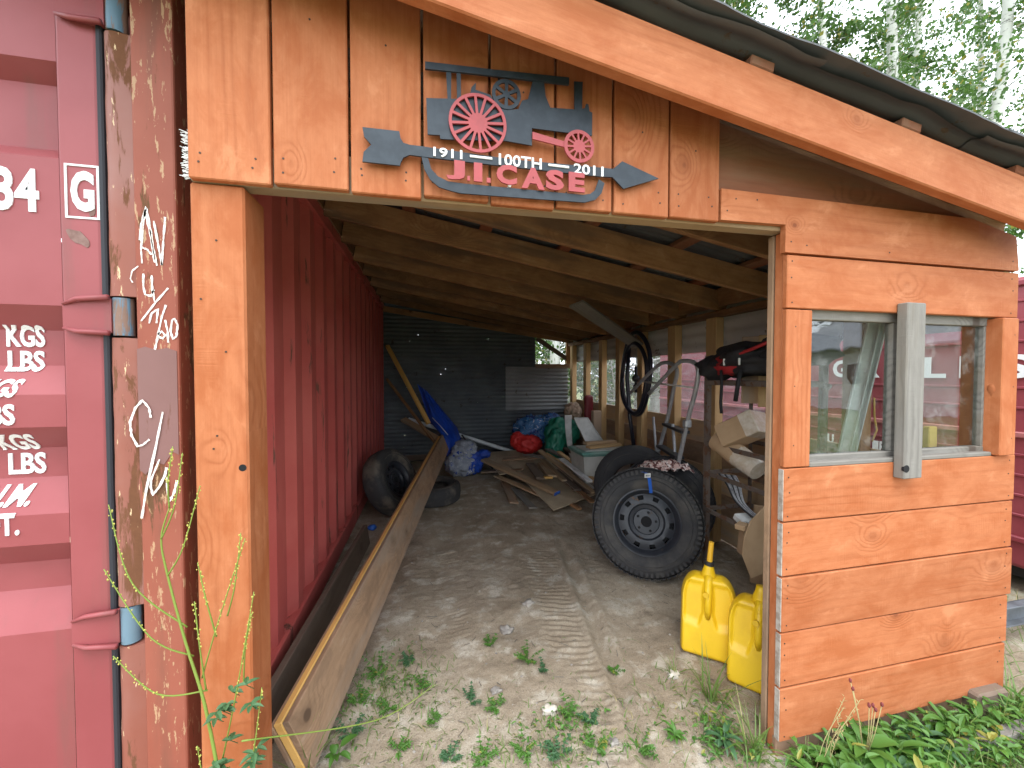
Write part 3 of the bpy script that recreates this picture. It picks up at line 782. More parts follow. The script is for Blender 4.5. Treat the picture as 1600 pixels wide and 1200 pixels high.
# chalk writing on the post
def ribbon(pts, w, y):
    mb = MB(); P = []
    fine = []
    for a, b in zip(pts, pts[1:]):
        for t in np.linspace(0, 1, 6)[:-1]: fine.append((a[0] + (b[0] - a[0]) * t, a[1] + (b[1] - a[1]) * t))
    fine.append(pts[-1])
    rr = random.Random(len(pts) * 13 + int(pts[0][1] * 1000))
    for i, (x, z) in enumerate(fine):
        a = fine[max(0, i - 1)]; b = fine[min(len(fine) - 1, i + 1)]
        dx, dz = b[0] - a[0], b[1] - a[1]; l = math.hypot(dx, dz) or 1
        ww = w * rr.uniform(.55, 1.15) / 2
        P += [(x - dz / l * ww, y, z + dx / l * ww), (x + dz / l * ww, y, z - dx / l * ww)]
    n = len(fine)
    mb.add(P, [(2 * i, 2 * i + 1, 2 * i + 3, 2 * i + 2) for i in range(n - 1)])
    return mb
for st in D['chalk'][:14]:
    obj('chalk_mark', ribbon(st, .0065, CF - .0018), M['chalk'], container, world=True)
obj('chalk_mark', ribbon([(x + .01, z) for x, z in D['chalk'][14]], .004, CF - .0018), M['chalk'], container, world=True)
for st in D['chalk'][15:]:
    obj('chalk_mark', ribbon([(x + (.004 if x < -.9 else 0), z) for x, z in st], .0075, CF - .0058), M['chalk'], container, world=True)

# ================================================================== SHED
SF = 1.325                       # front face of the siding
SL = -.172                       # roof slope in X
shed = thing('open_front_shed', 'orange stained lumber shed with open front and sloping metal roof', 'shed', (1.05, 1.33, 0))
W_ = lambda name, p0, p1, w, t, m, face=(0, -1, 0), b=.004: board(name, p0, p1, w, t, M[m], shed, face, b)
zf = lambda x: 2.79 + SL * x     # underside of rafters and fascia
nails = MB()
def nail(x, z, y=SF): nails.tube([(x, y - .0012, z), (x, y + .004, z)], .0034, 6)
# upper vertical boards
edges = [-.692, -.468, -.2445, -.0175, .209, .446, .6685, .902, 1.128]
bots = [2.232, 2.238, 2.234, 2.246, 2.240, 2.250, 2.249, 2.254]
for i in range(8):
    x0, x1 = edges[i] + (.0 if i == 0 else .0045), edges[i + 1] - .0045
    xc = (x0 + x1) / 2
    dy = RNG.uniform(-.003, .003)
    o = W_('siding_board', (xc, SF + .0125 + dy, bots[i]), (xc, SF + .0125 + dy, zf(xc) + .10), x1 - x0, .025, 'stain', b=.0035)
    for zz in (bots[i] + .045, bots[i] + .085):
        for xx in (x0 + .035, x1 - .04): nail(xx + RNG.uniform(-.01, .01), zz + RNG.uniform(-.012, .012), SF + dy)
    nail(xc, zf(xc) - .1, SF + dy)
# white brush strip stapled to the end of the siding
mb = MB(); br = random.Random(2)
for _ in range(110):
    z = br.uniform(2.235, 2.372); l = br.uniform(.008, .026)
    mb.tube([(-.690, 1.342 + br.uniform(-.006, .006), z), (-.692 - l, 1.340 + br.uniform(-.008, .008), z + br.uniform(-.008, .010))], .0011, 3)
o = obj('brush_strip', mb, M['white_plastic'], shed, world=True); o['kind'] = 'stuff'
# header behind the boards
W_('header_beam', (-.70, 1.382, 2.295), (1.50, 1.382, 2.315), .125, .06, 'tanwood')
# left post
o = W_('post', (-.6295, 1.425, 0), (-.6295, 1.425, 2.232), .147, .15, 'stain', b=.006)
for z in (.35, .75, 1.02, 1.42, 1.46, 1.72, 1.88, 2.06): nail(-.63 + RNG.uniform(-.05, .05), z, 1.35)
obj('bolt_hole_shade', MB().tube([(-.573, 1.3492, 1.357), (-.573, 1.36, 1.357)], .011, 12), M['hole'], shed, world=True)  # black disc on the post face, the shade is painted
# right jamb: two studs and the boards' end
W_('jamb_stud', (1.505, 1.371, 0), (1.505, 1.371, 2.25), .09, .042, 'stain', b=.004)
W_('jamb_stud', (1.505, 1.412, 0), (1.505, 1.412, 2.25), .092, .03, 'plankbrown', b=.004)
W_('corner_post', (2.74, 1.405, 0), (2.74, 1.405, 2.26), .10, .10, 'raw')
# right panel: horizontal boards
def hboard(x0, x1, z0, z1, dy=0, nl=True, m='stain'):
    o = W_('siding_board', (x0, SF + .0125 + dy, (z0 + z1) / 2), (x1, SF + .0125 + dy, (z0 + z1) / 2), z1 - z0 - .004, .025, m, b=.0035)
    if nl:
        for xx in (x0 + .025, x1 - .045):
            for zz in (z0 + .035, (z0 + z1) / 2 + .02, z1 - .035): nail(xx + RNG.uniform(-.006, .006), zz + RNG.uniform(-.012, .012), SF + dy)
    return o
rows = [(1.025, 1.255), (.79, 1.025), (.55, .79), (.31, .55), (.075, .31)]
ends = [2.838, 2.835, 2.838, 2.822, 2.808]
for (a, b_), e in zip(rows, ends): hboard(1.455, e, a + .001, b_ - .001, RNG.uniform(-.002, .002))
hboard(1.455, 2.826, 1.925, 2.148, 0)
# board notched over the jamb
mb = MB().prism([(1.133, 2.262), (1.442, 2.268), (1.442, 2.156), (2.824, 2.156), (2.824, 2.165), (2.80, 2.32), (2.5, 2.382), (1.133, 2.384)], SF, SF + .025)
nbm = obj('siding_board', MB(), M['stain'], shed)
nbm.data = me_from('siding_board', MB().add([(x - 1.98, z - 2.27, -(y - SF)) for x, y, z in mb.v], mb.f), M['stain'])
nbm.matrix_local = Matrix.Translation(Vector((1.98, SF, 2.27)) - shed.location) @ Matrix.Rotation(rad(90), 4, 'X')
for xx, zz in ((1.16, 2.30), (1.30, 2.355), (1.2, 2.35), (1.47, 2.2), (1.55, 2.19), (2.0, 2.19), (2.78, 2.2)): nail(xx, zz)
# dark brown top board set back under the fascia
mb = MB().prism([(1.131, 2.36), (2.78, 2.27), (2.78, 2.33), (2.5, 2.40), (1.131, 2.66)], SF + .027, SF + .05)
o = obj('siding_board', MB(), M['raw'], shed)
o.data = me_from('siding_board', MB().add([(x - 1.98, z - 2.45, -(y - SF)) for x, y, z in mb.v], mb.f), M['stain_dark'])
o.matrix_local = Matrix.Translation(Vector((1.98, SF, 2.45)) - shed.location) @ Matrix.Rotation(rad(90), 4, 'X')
# weathered end grain where the boards stop at the opening
for (a, b_) in rows:
    obj('board_end', MB().rbox((1.4535, SF + .0125, (a + b_) / 2), (.004, .0235, b_ - a - .012), .001), M['stain_end'], shed, world=True)
# skirt at the foot of the panel
W_('skirt_board', (1.46, SF + .030, .02), (2.70, SF + .030, .05), .12, .022, 'redbrown')
# window: trim, sashes and panes
W_('window_trim', (1.521, SF + .011, 1.257), (1.521, SF + .011, 1.921), .132, .024, 'stain')
W_('window_trim', (2.735, SF + .011, 1.257), (2.735, SF + .011, 1.921), .105, .07, 'stain')
for zz in (1.35, 1.6, 1.85): nail(1.50, zz); nail(2.76, zz - .01, SF - .023)
obj('broken_knot', MB().blob((2.687, SF + .012, 1.575), (.008, .02, .035), .35, 4, 2, 2), M['stain'], shed, smooth=True, world=True)
def sash(x0, x1, z0, z1, y):
    w = .045
    fr = obj('window', MB().rbox(((x0 + x1) / 2, y, z0 + w / 2), (x1 - x0, .035, w), .003)
             .rbox(((x0 + x1) / 2, y, z1 - w / 2), (x1 - x0, .035, w), .003)
             .rbox((x0 + w / 2, y + .002, (z0 + z1) / 2), (w, .035, z1 - z0 - 2 * w), .003)
             .rbox((x1 - w / 2, y + .002, (z0 + z1) / 2), (w, .035, z1 - z0 - 2 * w), .003), M['grey'], shed, world=True)
    p = obj('pane', MB().box(((x0 + x1) / 2, y + .004, (z0 + z1) / 2), (x1 - x0 - 2 * w + .01, .004, z1 - z0 - 2 * w + .01)), M['glass'], fr)
    for v in p.data.vertices: v.co = v.co - shed.location
    return fr
sash(1.578, 2.125, 1.250, 1.932, 1.372)
sash(2.128, 2.716, 1.250, 1.932, 1.376)
W_('window_sill', (1.59, 1.352, 1.262), (2.68, 1.352, 1.262), .02, .05, 'grey', (0, -1, 0))
# grey batten over the joint between the sashes, notched at its foot
W_('window_batten', (2.102, SF - .022, 1.186), (2.102, SF - .022, 1.966), .108, .042, 'grey')
obj('bolt_hole_shade', MB().tube([(2.062, 1.2812, 1.232), (2.062, 1.29, 1.232)], .017, 12), M['hole'], shed, world=True)  # black disc on the batten stands in for shade
o = obj('nail_heads', nails, M['nail'], shed, world=True); o['kind'] = 'stuff'

# fascia and barge
fy = 1.1825
ff = lambda x: 2.734 + SL * x + .095   # the fascia hangs a little lower than the rafters
W_('fascia_board', (-1.6, fy, ff(-1.6)), (2.86, fy, ff(2.86)), .19, .045, 'stain', (0, -1, 0), .005)
# rafters
RY = [1.44 + .60 * i for i in range(10)]
for y in RY:
    W_('rafter', (-.775, y, zf(-.775) + .047), (2.90, y, zf(2.90) + .047), .186, .042, 'raw', (0, -1, 0))
W_('light_block_board', (-.80, 1.36, 3.0), (-.80, 7.4, 3.0), .15, .03, 'raw', (1, 0, 0))  # added board that blocks light leaking in above the container
# purlins across the rafters
PX = [-.75, -.15, .47, 1.16, 1.86, 2.5, 2.88]
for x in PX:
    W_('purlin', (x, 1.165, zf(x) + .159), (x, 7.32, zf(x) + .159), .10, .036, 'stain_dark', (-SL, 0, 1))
# roof sheets: dented corrugated steel with ragged edges and a few nail holes
def sheet_mb(u0, u1, v0, v1, fn, nu, nv, holes, hs=.010):
    us = sorted(set(list(np.linspace(u0, u1, nu)) + [h[0] for h in holes] + [h[0] + hs * h[2] for h in holes]))
    vs_ = sorted(set(list(np.linspace(v0, v1, nv)) + [h[1] for h in holes] + [h[1] + hs * h[3] for h in holes]))
    mb = MB(); n = len(us)
    dead = set()
    for h in holes: dead.add((us.index(h[0]), vs_.index(h[1])))
    mb.add([fn(u, v) for v in vs_ for u in us],
           [(j * n + i, j * n + i + 1, (j + 1) * n + i + 1, (j + 1) * n + i) for j in range(len(vs_) - 1) for i in range(n - 1) if (i, j) not in dead])
    return mb
sh_x = [(-1.55, -.55), (-.62, .40), (.33, 1.36), (1.28, 2.25), (2.18, 3.02)]
rr = random.Random(5)
for k, (xa, xb) in enumerate(sh_x):
    lift = .004 * (k % 2)
    for m, (ya, yb) in enumerate(((1.115, 4.4), (4.32, 7.5))):
        ya2 = ya + (rr.uniform(-.02, .02) if m == 0 else 0)
        ph = rr.random() * 10
        def fn(u, v, lift=lift, m=m, ya=ya2, ph=ph, k=k):
            near = math.exp(-(v - ya) / .12) if m == 0 else 0
            z = zf(u) + .189 + lift + m * -.006 + .007 * math.sin(v * 2 * math.pi / .076)
            z += near * (.016 * noise.noise(Vector((u * 2.6 + ph, 1.3, 0))) + .007 * noise.noise(Vector((u * 9 + ph, 4.3, 0))))
            yy = v + near * .028 * noise.noise(Vector((u * 3 + ph, 7.7, 0)))
            return (u, yy, z)
        holes = [(round(rr.uniform(xa + .1, xb - .1), 4), round(rr.uniform(ya + .3, yb - .2), 4), 1, 1) for _ in range(5)]
        mb = sheet_mb(xa, xb, ya2, yb, fn, 34, int((yb - ya) / .0127), holes, .011)
        obj('roof_sheet', mb, M['roofmetal'], shed, smooth=True, world=True)
# torn flap of dark roofing felt along the front edge
for (xa, xb, ph) in ((.18, 1.46, 0), (1.35, 2.32, 3), (2.24, 3.04, 6)):
    mb = MB()
    def fn(u, v, xa=xa, xb=xb, ph=ph):
        x = xa + (xb - xa) * u
        e = noise.noise(Vector((x * 3.1 + ph, 0, 0))) * .012 + noise.noise(Vector((x * 11 + ph, 5, 0))) * .005
        y = 1.088 + (.40) * v + e * (1 - v)
        return (x, y, zf(x) + .204 + .010 * (1 - v) * noise.noise(Vector((x * 2.3 + ph, 2, 0))) + ph * .001)
    mb.grid(40, 5, fn)
    n0 = len(mb.v)
    top = [(x, y, z + .006) for x, y, z in mb.v]
    f0 = list(mb.f)
    mb.add(top, [f[::-1] for f in f0])
    mb.f += [(i, n0 + i, n0 + i + 1, i + 1) for i in range(39)]; mb.mi += [0] * 39
    obj('roof_felt', mb, M['roofmetal'], shed, smooth=False, world=True)

# right wall: studs, plate, low boards, upper metal
WX = 2.72
for yc, m in ((2.60, 'raw'), (3.30, 'raw_pale'), (3.93, 'raw_pale'), (4.61, 'raw_pale'), (5.22, 'raw_pale'), (5.80, 'raw_pale'), (6.44, 'raw_pale'), (7.10, 'raw_pale'), (2.0, 'raw')):
    W_('stud', (WX + .045, yc, 0), (WX + .045, yc, 2.205), .14 if yc in (3.30, 3.93) else .12, .09, m, (-1, 0, 0))
W_('gap_block_board', (WX + .02, 1.46, 2.39), (WX + .02, 7.3, 2.39), .18, .02, 'raw', (-1, 0, 0))  # added to stop light leaking in between the rafters above the wall
W_('wall_plate', (WX + .045, 1.46, 2.236), (WX + .045, 7.3, 2.236), .09, .06, 'raw', (0, 0, 1))
for k, (z0, z1) in enumerate(((.02, .24), (.245, .47), (.475, .70), (.705, .93), (.935, 1.165))):
    W_('wall_board', (WX + .103, 1.36, (z0 + z1) / 2), (WX + .103, 7.35, (z0 + z1) / 2), z1 - z0, .024, 'plankbrown' if k % 2 else 'tanwood', (-1, 0, 0))
def upper(u, v): return (WX + .106 + .008 * math.sin(v * 2 * math.pi / .115), u, v)
mb = sheet_mb(1.46, 7.35, 1.885, 2.46, upper, 14, 64, [], .01)
obj('wall_sheet', mb, M['sidemetal'], shed, smooth=True, world=True)

# dusty plastic glazing between the studs
gl_y = [1.46, 2.0, 2.60, 3.30, 3.93, 4.61, 5.22, 5.80, 6.44, 7.10]
for a, b_ in zip(gl_y, gl_y[1:]):
    if a < 2.5: continue
    obj('side_pane', MB().box((WX + .098, (a + b_) / 2, 1.525), (.003, b_ - a - .004, .715)), M['dusty'], shed, world=True)
# back wall
BY = 7.34
rb = random.Random(21)
spots = [(645, 529), (741, 528), (693, 541), (677, 565), (677, 589), (678, 609), (732, 588), (770, 595), (771, 607), (770, 625), (731, 633), (628, 609), (729, 642)]
holes = [(round(-.2 + (px - 645) * .0128 + .0003 * i, 4), round(2.38 - (py - 529) * .0122 + .0002 * i, 4), 1, 1) for i, (px, py) in enumerate(spots)]
holes += [(1.08, 2.33, 3, .5), (1.04, 2.19, 2, .6), (1.0, 2.16, 1.5, .6), (-.35, 2.26, .8, .8), (.74, 1.98, .7, .7), (1.3, 2.05, .7, .7), (.3, 1.75, .7, .7)]
def back(u, v, y=BY): return (u, y + .010 * math.sin(v * 2 * math.pi / .076), min(v, zf(u) + .165))
mb = sheet_mb(-.85, 2.06, .99, 3.14, back, 12, 220, holes, .017)
obj('back_sheet', mb, M['backmetal'], shed, smooth=True, world=True)
mb = sheet_mb(-.85, 2.86, -.02, 1.02, lambda u, v: back(u, v, BY - .024), 8, 90, [(-.38, .76, .8, 1.4), (-.45, .52, .8, .8), (-.47, .3, .8, .8)], .016)
obj('back_sheet', mb, M['backmetal'], shed, smooth=True, world=True)
mb = sheet_mb(1.45, 2.72, .95, 1.80, lambda u, v: back(u, v, BY - .05), 8, 80, [], .01)
obj('patch_sheet', mb, M['patchmetal'], shed, smooth=True, world=True)
W_('back_girt', (2.05, BY - .03, 1.815), (2.82, BY - .03, 1.815), .085, .05, 'plankbrown')
W_('back_girt', (-.8, BY - .08, 2.83), (2.82, BY - .08, 2.34 - .03), .10, .04, 'raw')
W_('back_jamb', (2.73, BY - .03, 1.86), (2.73, BY - .03, 2.33), .08, .05, 'raw')
W_('diagonal_brace', (2.07, BY - .03, 2.36), (2.76, BY - .03, 1.93), .085, .04, 'darkwood')
W_('back_girt', (-.8, BY - .10, .12), (2.7, BY - .10, .12), .10, .04, 'darkwood')
W_('back_stud', (1.0, BY + .06, 0), (1.0, BY + .06, 2.6), .09, .04, 'raw')

# ================================================================== STEAM ENGINE SIGN ON THE SIDING
sign = thing('steam_engine_sign', 'black and red cut metal steam engine sign with arrow on the gable boards', 'sign', (.3, 1.325, 2.25))
SY = 1.302
def sg(name, mb, mat): return obj(name, mb, M[mat], sign, world=True)
# 3 mm plates, one just in front of the other
sg('engine_body', MB().prism(D['body'], SY, SY + .005), 'sign_black')
sg('canopy', MB().prism(D['canopy'], SY - .003, SY + .0045), 'sign_black')
for p in ('post1', 'post2'): sg('canopy_post', MB().prism(D[p], SY + .001, SY + .0055), 'sign_black')
def circ(c, r, n=40, a0=0): return [(c[0] + r * math.cos(a0 + 2 * math.pi * i / n), c[1] + r * math.sin(a0 + 2 * math.pi * i / n)) for i in range(n)]
def spoked(c, R, rim, hub, n, sp, y0, y1, a0=0.0):
    holes = []
    for i in range(n):
        a, b = a0 + 2 * math.pi * i / n, a0 + 2 * math.pi * (i + 1) / n
        ri, ro = hub, R - rim
        da, db = sp / 2 / ri, sp / 2 / ro
        if da * 2 > (b - a) * .8: da = (b - a) * .38
        arc = [(c[0] + ro * math.cos(t), c[1] + ro * math.sin(t)) for t in np.linspace(a + db, b - db, 5)]
        ins = [(c[0] + ri * math.cos(t), c[1] + ri * math.sin(t)) for t in np.linspace(b - da, a + da, 2)]
        holes.append(arc + ins)
    return MB().prism(circ(c, R, 64), y0, y1, holes)
sg('flywheel', spoked((.262, 2.600), .050, .012, .012, 6, .012, SY - .002, SY + .004, .5), 'sign_black')
sg('drive_wheel', spoked((.164, 2.486), .0965, .010, .032, 16, .0085, SY - .010, SY - .004, .1), 'sign_red')
sg('front_wheel', spoked((.522, 2.454), .0565, .012, .022, 12, .0065, SY - .010, SY - .004, .1), 'sign_red')
sg('axle_bar', MB().prism(D['axle'], SY - .008, SY - .003), 'sign_red')
sg('arrow', MB().prism(D['arrow'], SY - .001, SY + .0055), 'sign_black')
sg('lower_bar', MB().prism(D['bowl_out'] + D['bowl_in'][::-1], SY + .0005, SY + .006), 'sign_black')
for ch in 'JICASE':
    (x0, z0), (x1, z1) = D['bb_' + ch]
    sg('lettering', text_mb(ch, x0, z0, x1, z1, SY - .009, .006, 0, .05), 'sign_red')
for k_ in ('dot1', 'dot2'):
    (x0, z0), (x1, z1) = D['bb_' + k_]
    sg('lettering_dot', MB().prism([(x0, z0), (x1, z0), (x1, z1), (x0, z1)], SY - .009, SY - .003), 'sign_red')
for txt, k_ in (('1911', 't1911'), ('100TH', 't100'), ('2011', 't2011')):
    (x0, z0), (x1, z1) = D['bb_' + k_]
    dz = .004
    for g in glyphs(text_mb(txt, x0, z0 + .006, x1, z1 - .006, SY - .005, .004, 0, .015)): sg('lettering', g, 'white_paint')
for k_ in ('dash1', 'dash2'):
    (x0, z0), (x1, z1) = D['bb_' + k_]; zc = (z0 + z1) / 2
    sg('lettering_dash', MB().rbox(((x0 + x1) / 2, SY - .003, zc), (x1 - x0, .004, .0085), .0015), 'white_paint')
sg('screw', MB().tube([(.273, SY - .004, 2.296), (.273, SY + .02, 2.296)], .006, 10), 'white_paint')
sg('screw', MB().tube([(.24, SY - .005, 2.664), (.24, SY + .02, 2.664)], .005, 10), 'sign_black')
for x, z in ((-.12, 2.38), (.75, 2.38), (.05, 2.5), (.5, 2.54)):
    sg('standoff', MB().tube([(x, SY + .003, z), (x, 1.326, z)], .006, 8), 'sign_black')

# ================================================================== LONG BUILT-UP BEAM ON THE FLOOR
b0, b1 = Vector((-.60, 1.66, .255)), Vector((.151, 5.8, .745))
beam = thing('built_up_beam', 'long plank beam on edge with yellow top strip reaching towards the shed back', 'beam', (b0.x, b0.y, 0))
bd = (b1 - b0).normalized(); side = Vector((bd.y, -bd.x, 0)).normalized(); upv = side.cross(bd)
_ro = rad(20); side, upv = side * math.cos(_ro) + upv * math.sin(_ro), upv * math.cos(_ro) - side * math.sin(_ro)   # the beam leans over on its lower edge
for off, W, T, dz, m in ((.034, .25, .032, -.004, 'plankbrown'), (0, .235, .036, .0, 'yellow'), (-.032, .21, .022, -.008, 'plankbrown')):
    c0 = b0 + side * off - upv * (W / 2 - dz); c1 = b1 + side * off - upv * (W / 2 - dz)
    if m == 'yellow': c1 = c1 - bd * .05
    board('plank', c0, c1, W, T, M[m], beam, side)
d0 = thing('dark_strip', 'dark strip lying along the foot of the container wall', 'board', (-.70, 2.0, 0))  # dark strip between the container wall and the beam
board('plank', (-.735, 1.72, .10), (-.60, 3.9, .10), .19, .04, M['darkwood'], d0, (1, 0, .15))

# ================================================================== WHEELS AND TYRES
def tyre_profile(R, rw, wd):
    """closed (r, h) outline of a tyre: R outer radius, rw bead radius, wd width"""
    h = wd / 2
    return [(rw, -h * .62), (rw + .012, -h * .80), (rw + (R - rw) * .35, -h * .97), (rw + (R - rw) * .62, -h), (R - .045, -h * .93), (R - .016, -h * .80), (R - .006, -h * .6), (R, 0),
            (R - .006, h * .6), (R - .016, h * .80), (R - .045, h * .93), (rw + (R - rw) * .62, h), (rw + (R - rw) * .35, h * .97), (rw + .012, h * .80), (rw, h * .62), (rw + .02, h * .4), (R - .03, 0), (rw + .02, -h * .4)]
def tread_blocks(mb, R, wd, n=64):
    h = wd / 2
    for i in range(n):
        a = 2 * math.pi * i / n
        for s, (r_, y_, dy, dt) in enumerate(((R + .001, -h * .70, h * .34, .6), (R + .004, -h * .28, h * .30, .55), (R + .004, h * .12, h * .30, .55), (R + .001, h * .58, h * .34, .6), (R - .034, -h * .93, h * .025, .5), (R - .034, h * .93, h * .025, .5))):
            aa = a + (.5 if s % 2 else 0) * 2 * math.pi / n
            t = 2 * math.pi * R / n * dt
            Mx = Matrix.Rotation(-aa, 3, 'Y')
            c = Mx @ Vector((r_, y_, 0))
            size = (.008 if s < 4 else .034, dy, t)
            mb.box(c, size, Mx)
def make_wheel(name, label, loc, axis, R=.42, rw=.225, wd=.25, rim=True, mat='rubber', cat='wheel', up=(0, 0, 1), blocks=True, roll=0.0):
    """axis: direction in which the outer face looks (local -Y)"""
    t = thing(name, label, cat, loc)
    ax = -Vector(axis).normalized()
    u = Vector(up); z = (u - ax * u.dot(ax)).normalized(); x = ax.cross(z)
    t.rotation_mode = 'QUATERNION'
    t.rotation_quaternion = Matrix((x, ax, z)).transposed().to_quaternion() @ Quaternion((0, 1, 0), roll)
    mb = MB().lathe(tyre_profile(R, rw, wd), 72, closed=True)
    ty = obj('tyre', mb, M[mat], t, auto=50)
    for rr_, th in ((rw + (R - rw) * .50, .004), (R - .062, .003)):
        ring = [(rr_ * math.cos(a), -wd / 2 * 1.0, rr_ * math.sin(a)) for a in np.linspace(0, 2 * math.pi, 73)[:-1]]
        obj('sidewall_ring', MB().tube(ring, th, 5, closed=True), M[mat], ty, smooth=True)
    if blocks:
        mb = MB(); tread_blocks(mb, R, wd)
        o = obj('tread', mb, M[mat], ty); o['kind'] = 'stuff'
    if rim:
        h = -wd / 2
        pr = [(rw + .014, h * .80 - .006), (rw + .004, h * .86), (rw - .010, h * .78), (rw - .020, h * .58), (rw * .88, h * .48), (rw * .84, h * .50), (rw * .70, h * .60), (rw * .58, h * .58), (rw * .53, h * .42), (rw * .42, h * .36), (rw * .39, h * .46), (rw * .17, h * .48)]
        def skip(i, k): return i == 5 and (k % 8) in (0, 1, 2)
        rm = obj('rim', MB().lathe(pr, 80, skip=skip), M['rim'], t, auto=35)
        obj('rim_barrel', MB().lathe([(rw - .01, h * .7), (rw - .03, h * .2), (rw - .03, -h * .7), (rw, -h * .8)], 48), M['rim'], t, smooth=True)
        mb = MB()
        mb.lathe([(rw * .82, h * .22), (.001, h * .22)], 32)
        obj('rim_shade_disc', mb, M['hole'], rm)  # added black backing, gives the rim openings their shade
        mb = MB()
        mb.tube([(0, h * .50, 0), (0, h * .40, 0)], rw * .165, 24)
        obj('centre_bore_shade', mb, M['hole'], rm)  # black plug painted as the dark of the bore
        for i in range(5):
            a = 2 * math.pi * i / 5 + .3
            c = (rw * .30 * math.cos(a), rw * .30 * math.sin(a))
            obj('bolt_hole_shade', MB().tube([(c[0], h * .50, c[1]), (c[0], h * .44, c[1])], .0105, 10), M['hole'], rm)  # black plugs coloured as shade, nothing is drilled
    return t
R1 = .43
ax = Vector((-.46, -.86, .24)).normalized()
# lowest point on the floor: centre height from the tilt
def rest_z(axis, R, wd): 
    a = Vector(axis).normalized(); s = math.sqrt(max(0, 1 - a.z ** 2)); return R * s + wd / 2 * abs(a.z)
w1 = make_wheel('wheel', 'black steel wheel with chunky tyre leaning at the front beside the yellow cans', (1.765, 2.87, rest_z(ax, R1, .24) + gz(1.8, 2.9) - .012), ax, R1, .25, .24, roll=.2)
ax2 = Vector((-.55, -.78, .30)).normalized()
w2 = make_wheel('wheel', 'spare tyre leaning right behind the front steel wheel, patterned cloth on it', (2.17, 3.21, rest_z(ax2, .42, .23) + .01), ax2, .42, .22, .23, cat='tyre')
ax3 = Vector((-.5, -.82, .25)).normalized()
w3 = make_wheel('tyre', 'dark tyre furthest back in the row of leaning wheels, beside the tote', (2.14, 3.70, rest_z(ax3, .43, .22) + .02), ax3, .43, .23, .22, rim=False, cat='tyre', blocks=False)
ax4 = Vector((.80, -.42, .42)).normalized()
w4 = make_wheel('wheel', 'muddy wheel leaning against the red container wall', (-.425, 4.62, rest_z(ax4, .385, .24) + .01), ax4, .385, .20, .24, mat='rubber_dirt', blocks=False)
w5 = make_wheel('tyre', 'bare tyre lying flat on the dirt behind the long beam', (.045, 5.1, .125), (.02, -.03, 1), .36, .20, .23, rim=False, up=(0, 1, 0), mat='rubber_dirt', cat='tyre', blocks=False)

# strap and tag on the front wheel
tp = w1.location + Vector((-.06, -.12, .345))
t = thing('strap_tag', 'blue strap with a white tag on top of the front steel wheel', 'strap', tp)
mb = MB(); pts = [Vector((.0, .09, .078)), Vector((0, .03, .084)), Vector((.0, -.02, .05)), Vector((.004, -.03, -.02)), Vector((.006, -.034, -.06))]
P = []
for p in pts: P += [p + Vector((-.014, 0, 0)), p + Vector((.014, 0, 0)), p + Vector((.014, -.003, 0)), p + Vector((-.014, -.003, 0))]
fs = []
for i in range(len(pts) - 1):
    for k in range(4): fs.append((4 * i + k, 4 * i + (k + 1) % 4, 4 * i + 4 + (k + 1) % 4, 4 * i + 4 + k))
obj('strap', mb.add(P, fs + [(16, 17, 18, 19)]), M['blue_plastic'], t)
obj('tag', MB().rbox((-.012, -.015, .075), (.052, .004, .034), .001), M['white_plastic'], t)
obj('tag_print', MB().rbox((-.012, -.018, .075), (.036, .002, .014), .0005), M['cable'], t)

# patterned cloth draped over the second tyre
c = Vector((2.10, 3.13, .86))
mb = MB()
def fn(u, v):
    x = (u - .5) * .46; y = (v - .5) * .26
    return (c.x + x, c.y + y, c.z - .35 * x * x * 2.2 - abs(y) * .35 + .045 * noise.noise(Vector((u * 5, v * 4, 1))) + .02 * noise.noise(Vector((u * 14, v * 11, 4))))
mb.grid(30, 18, fn)
n0 = len(mb.v); base_f = list(mb.f)
mb.add([(x, y, z - .006) for x, y, z in mb.v], [f[::-1] for f in base_f])
tag(wobj('patterned_cloth', mb, M['camo'], (c.x, c.y, c.z - .05), smooth=True), 'crumpled brown and pink patterned cloth lying on the tyre behind the front wheel', 'cloth')

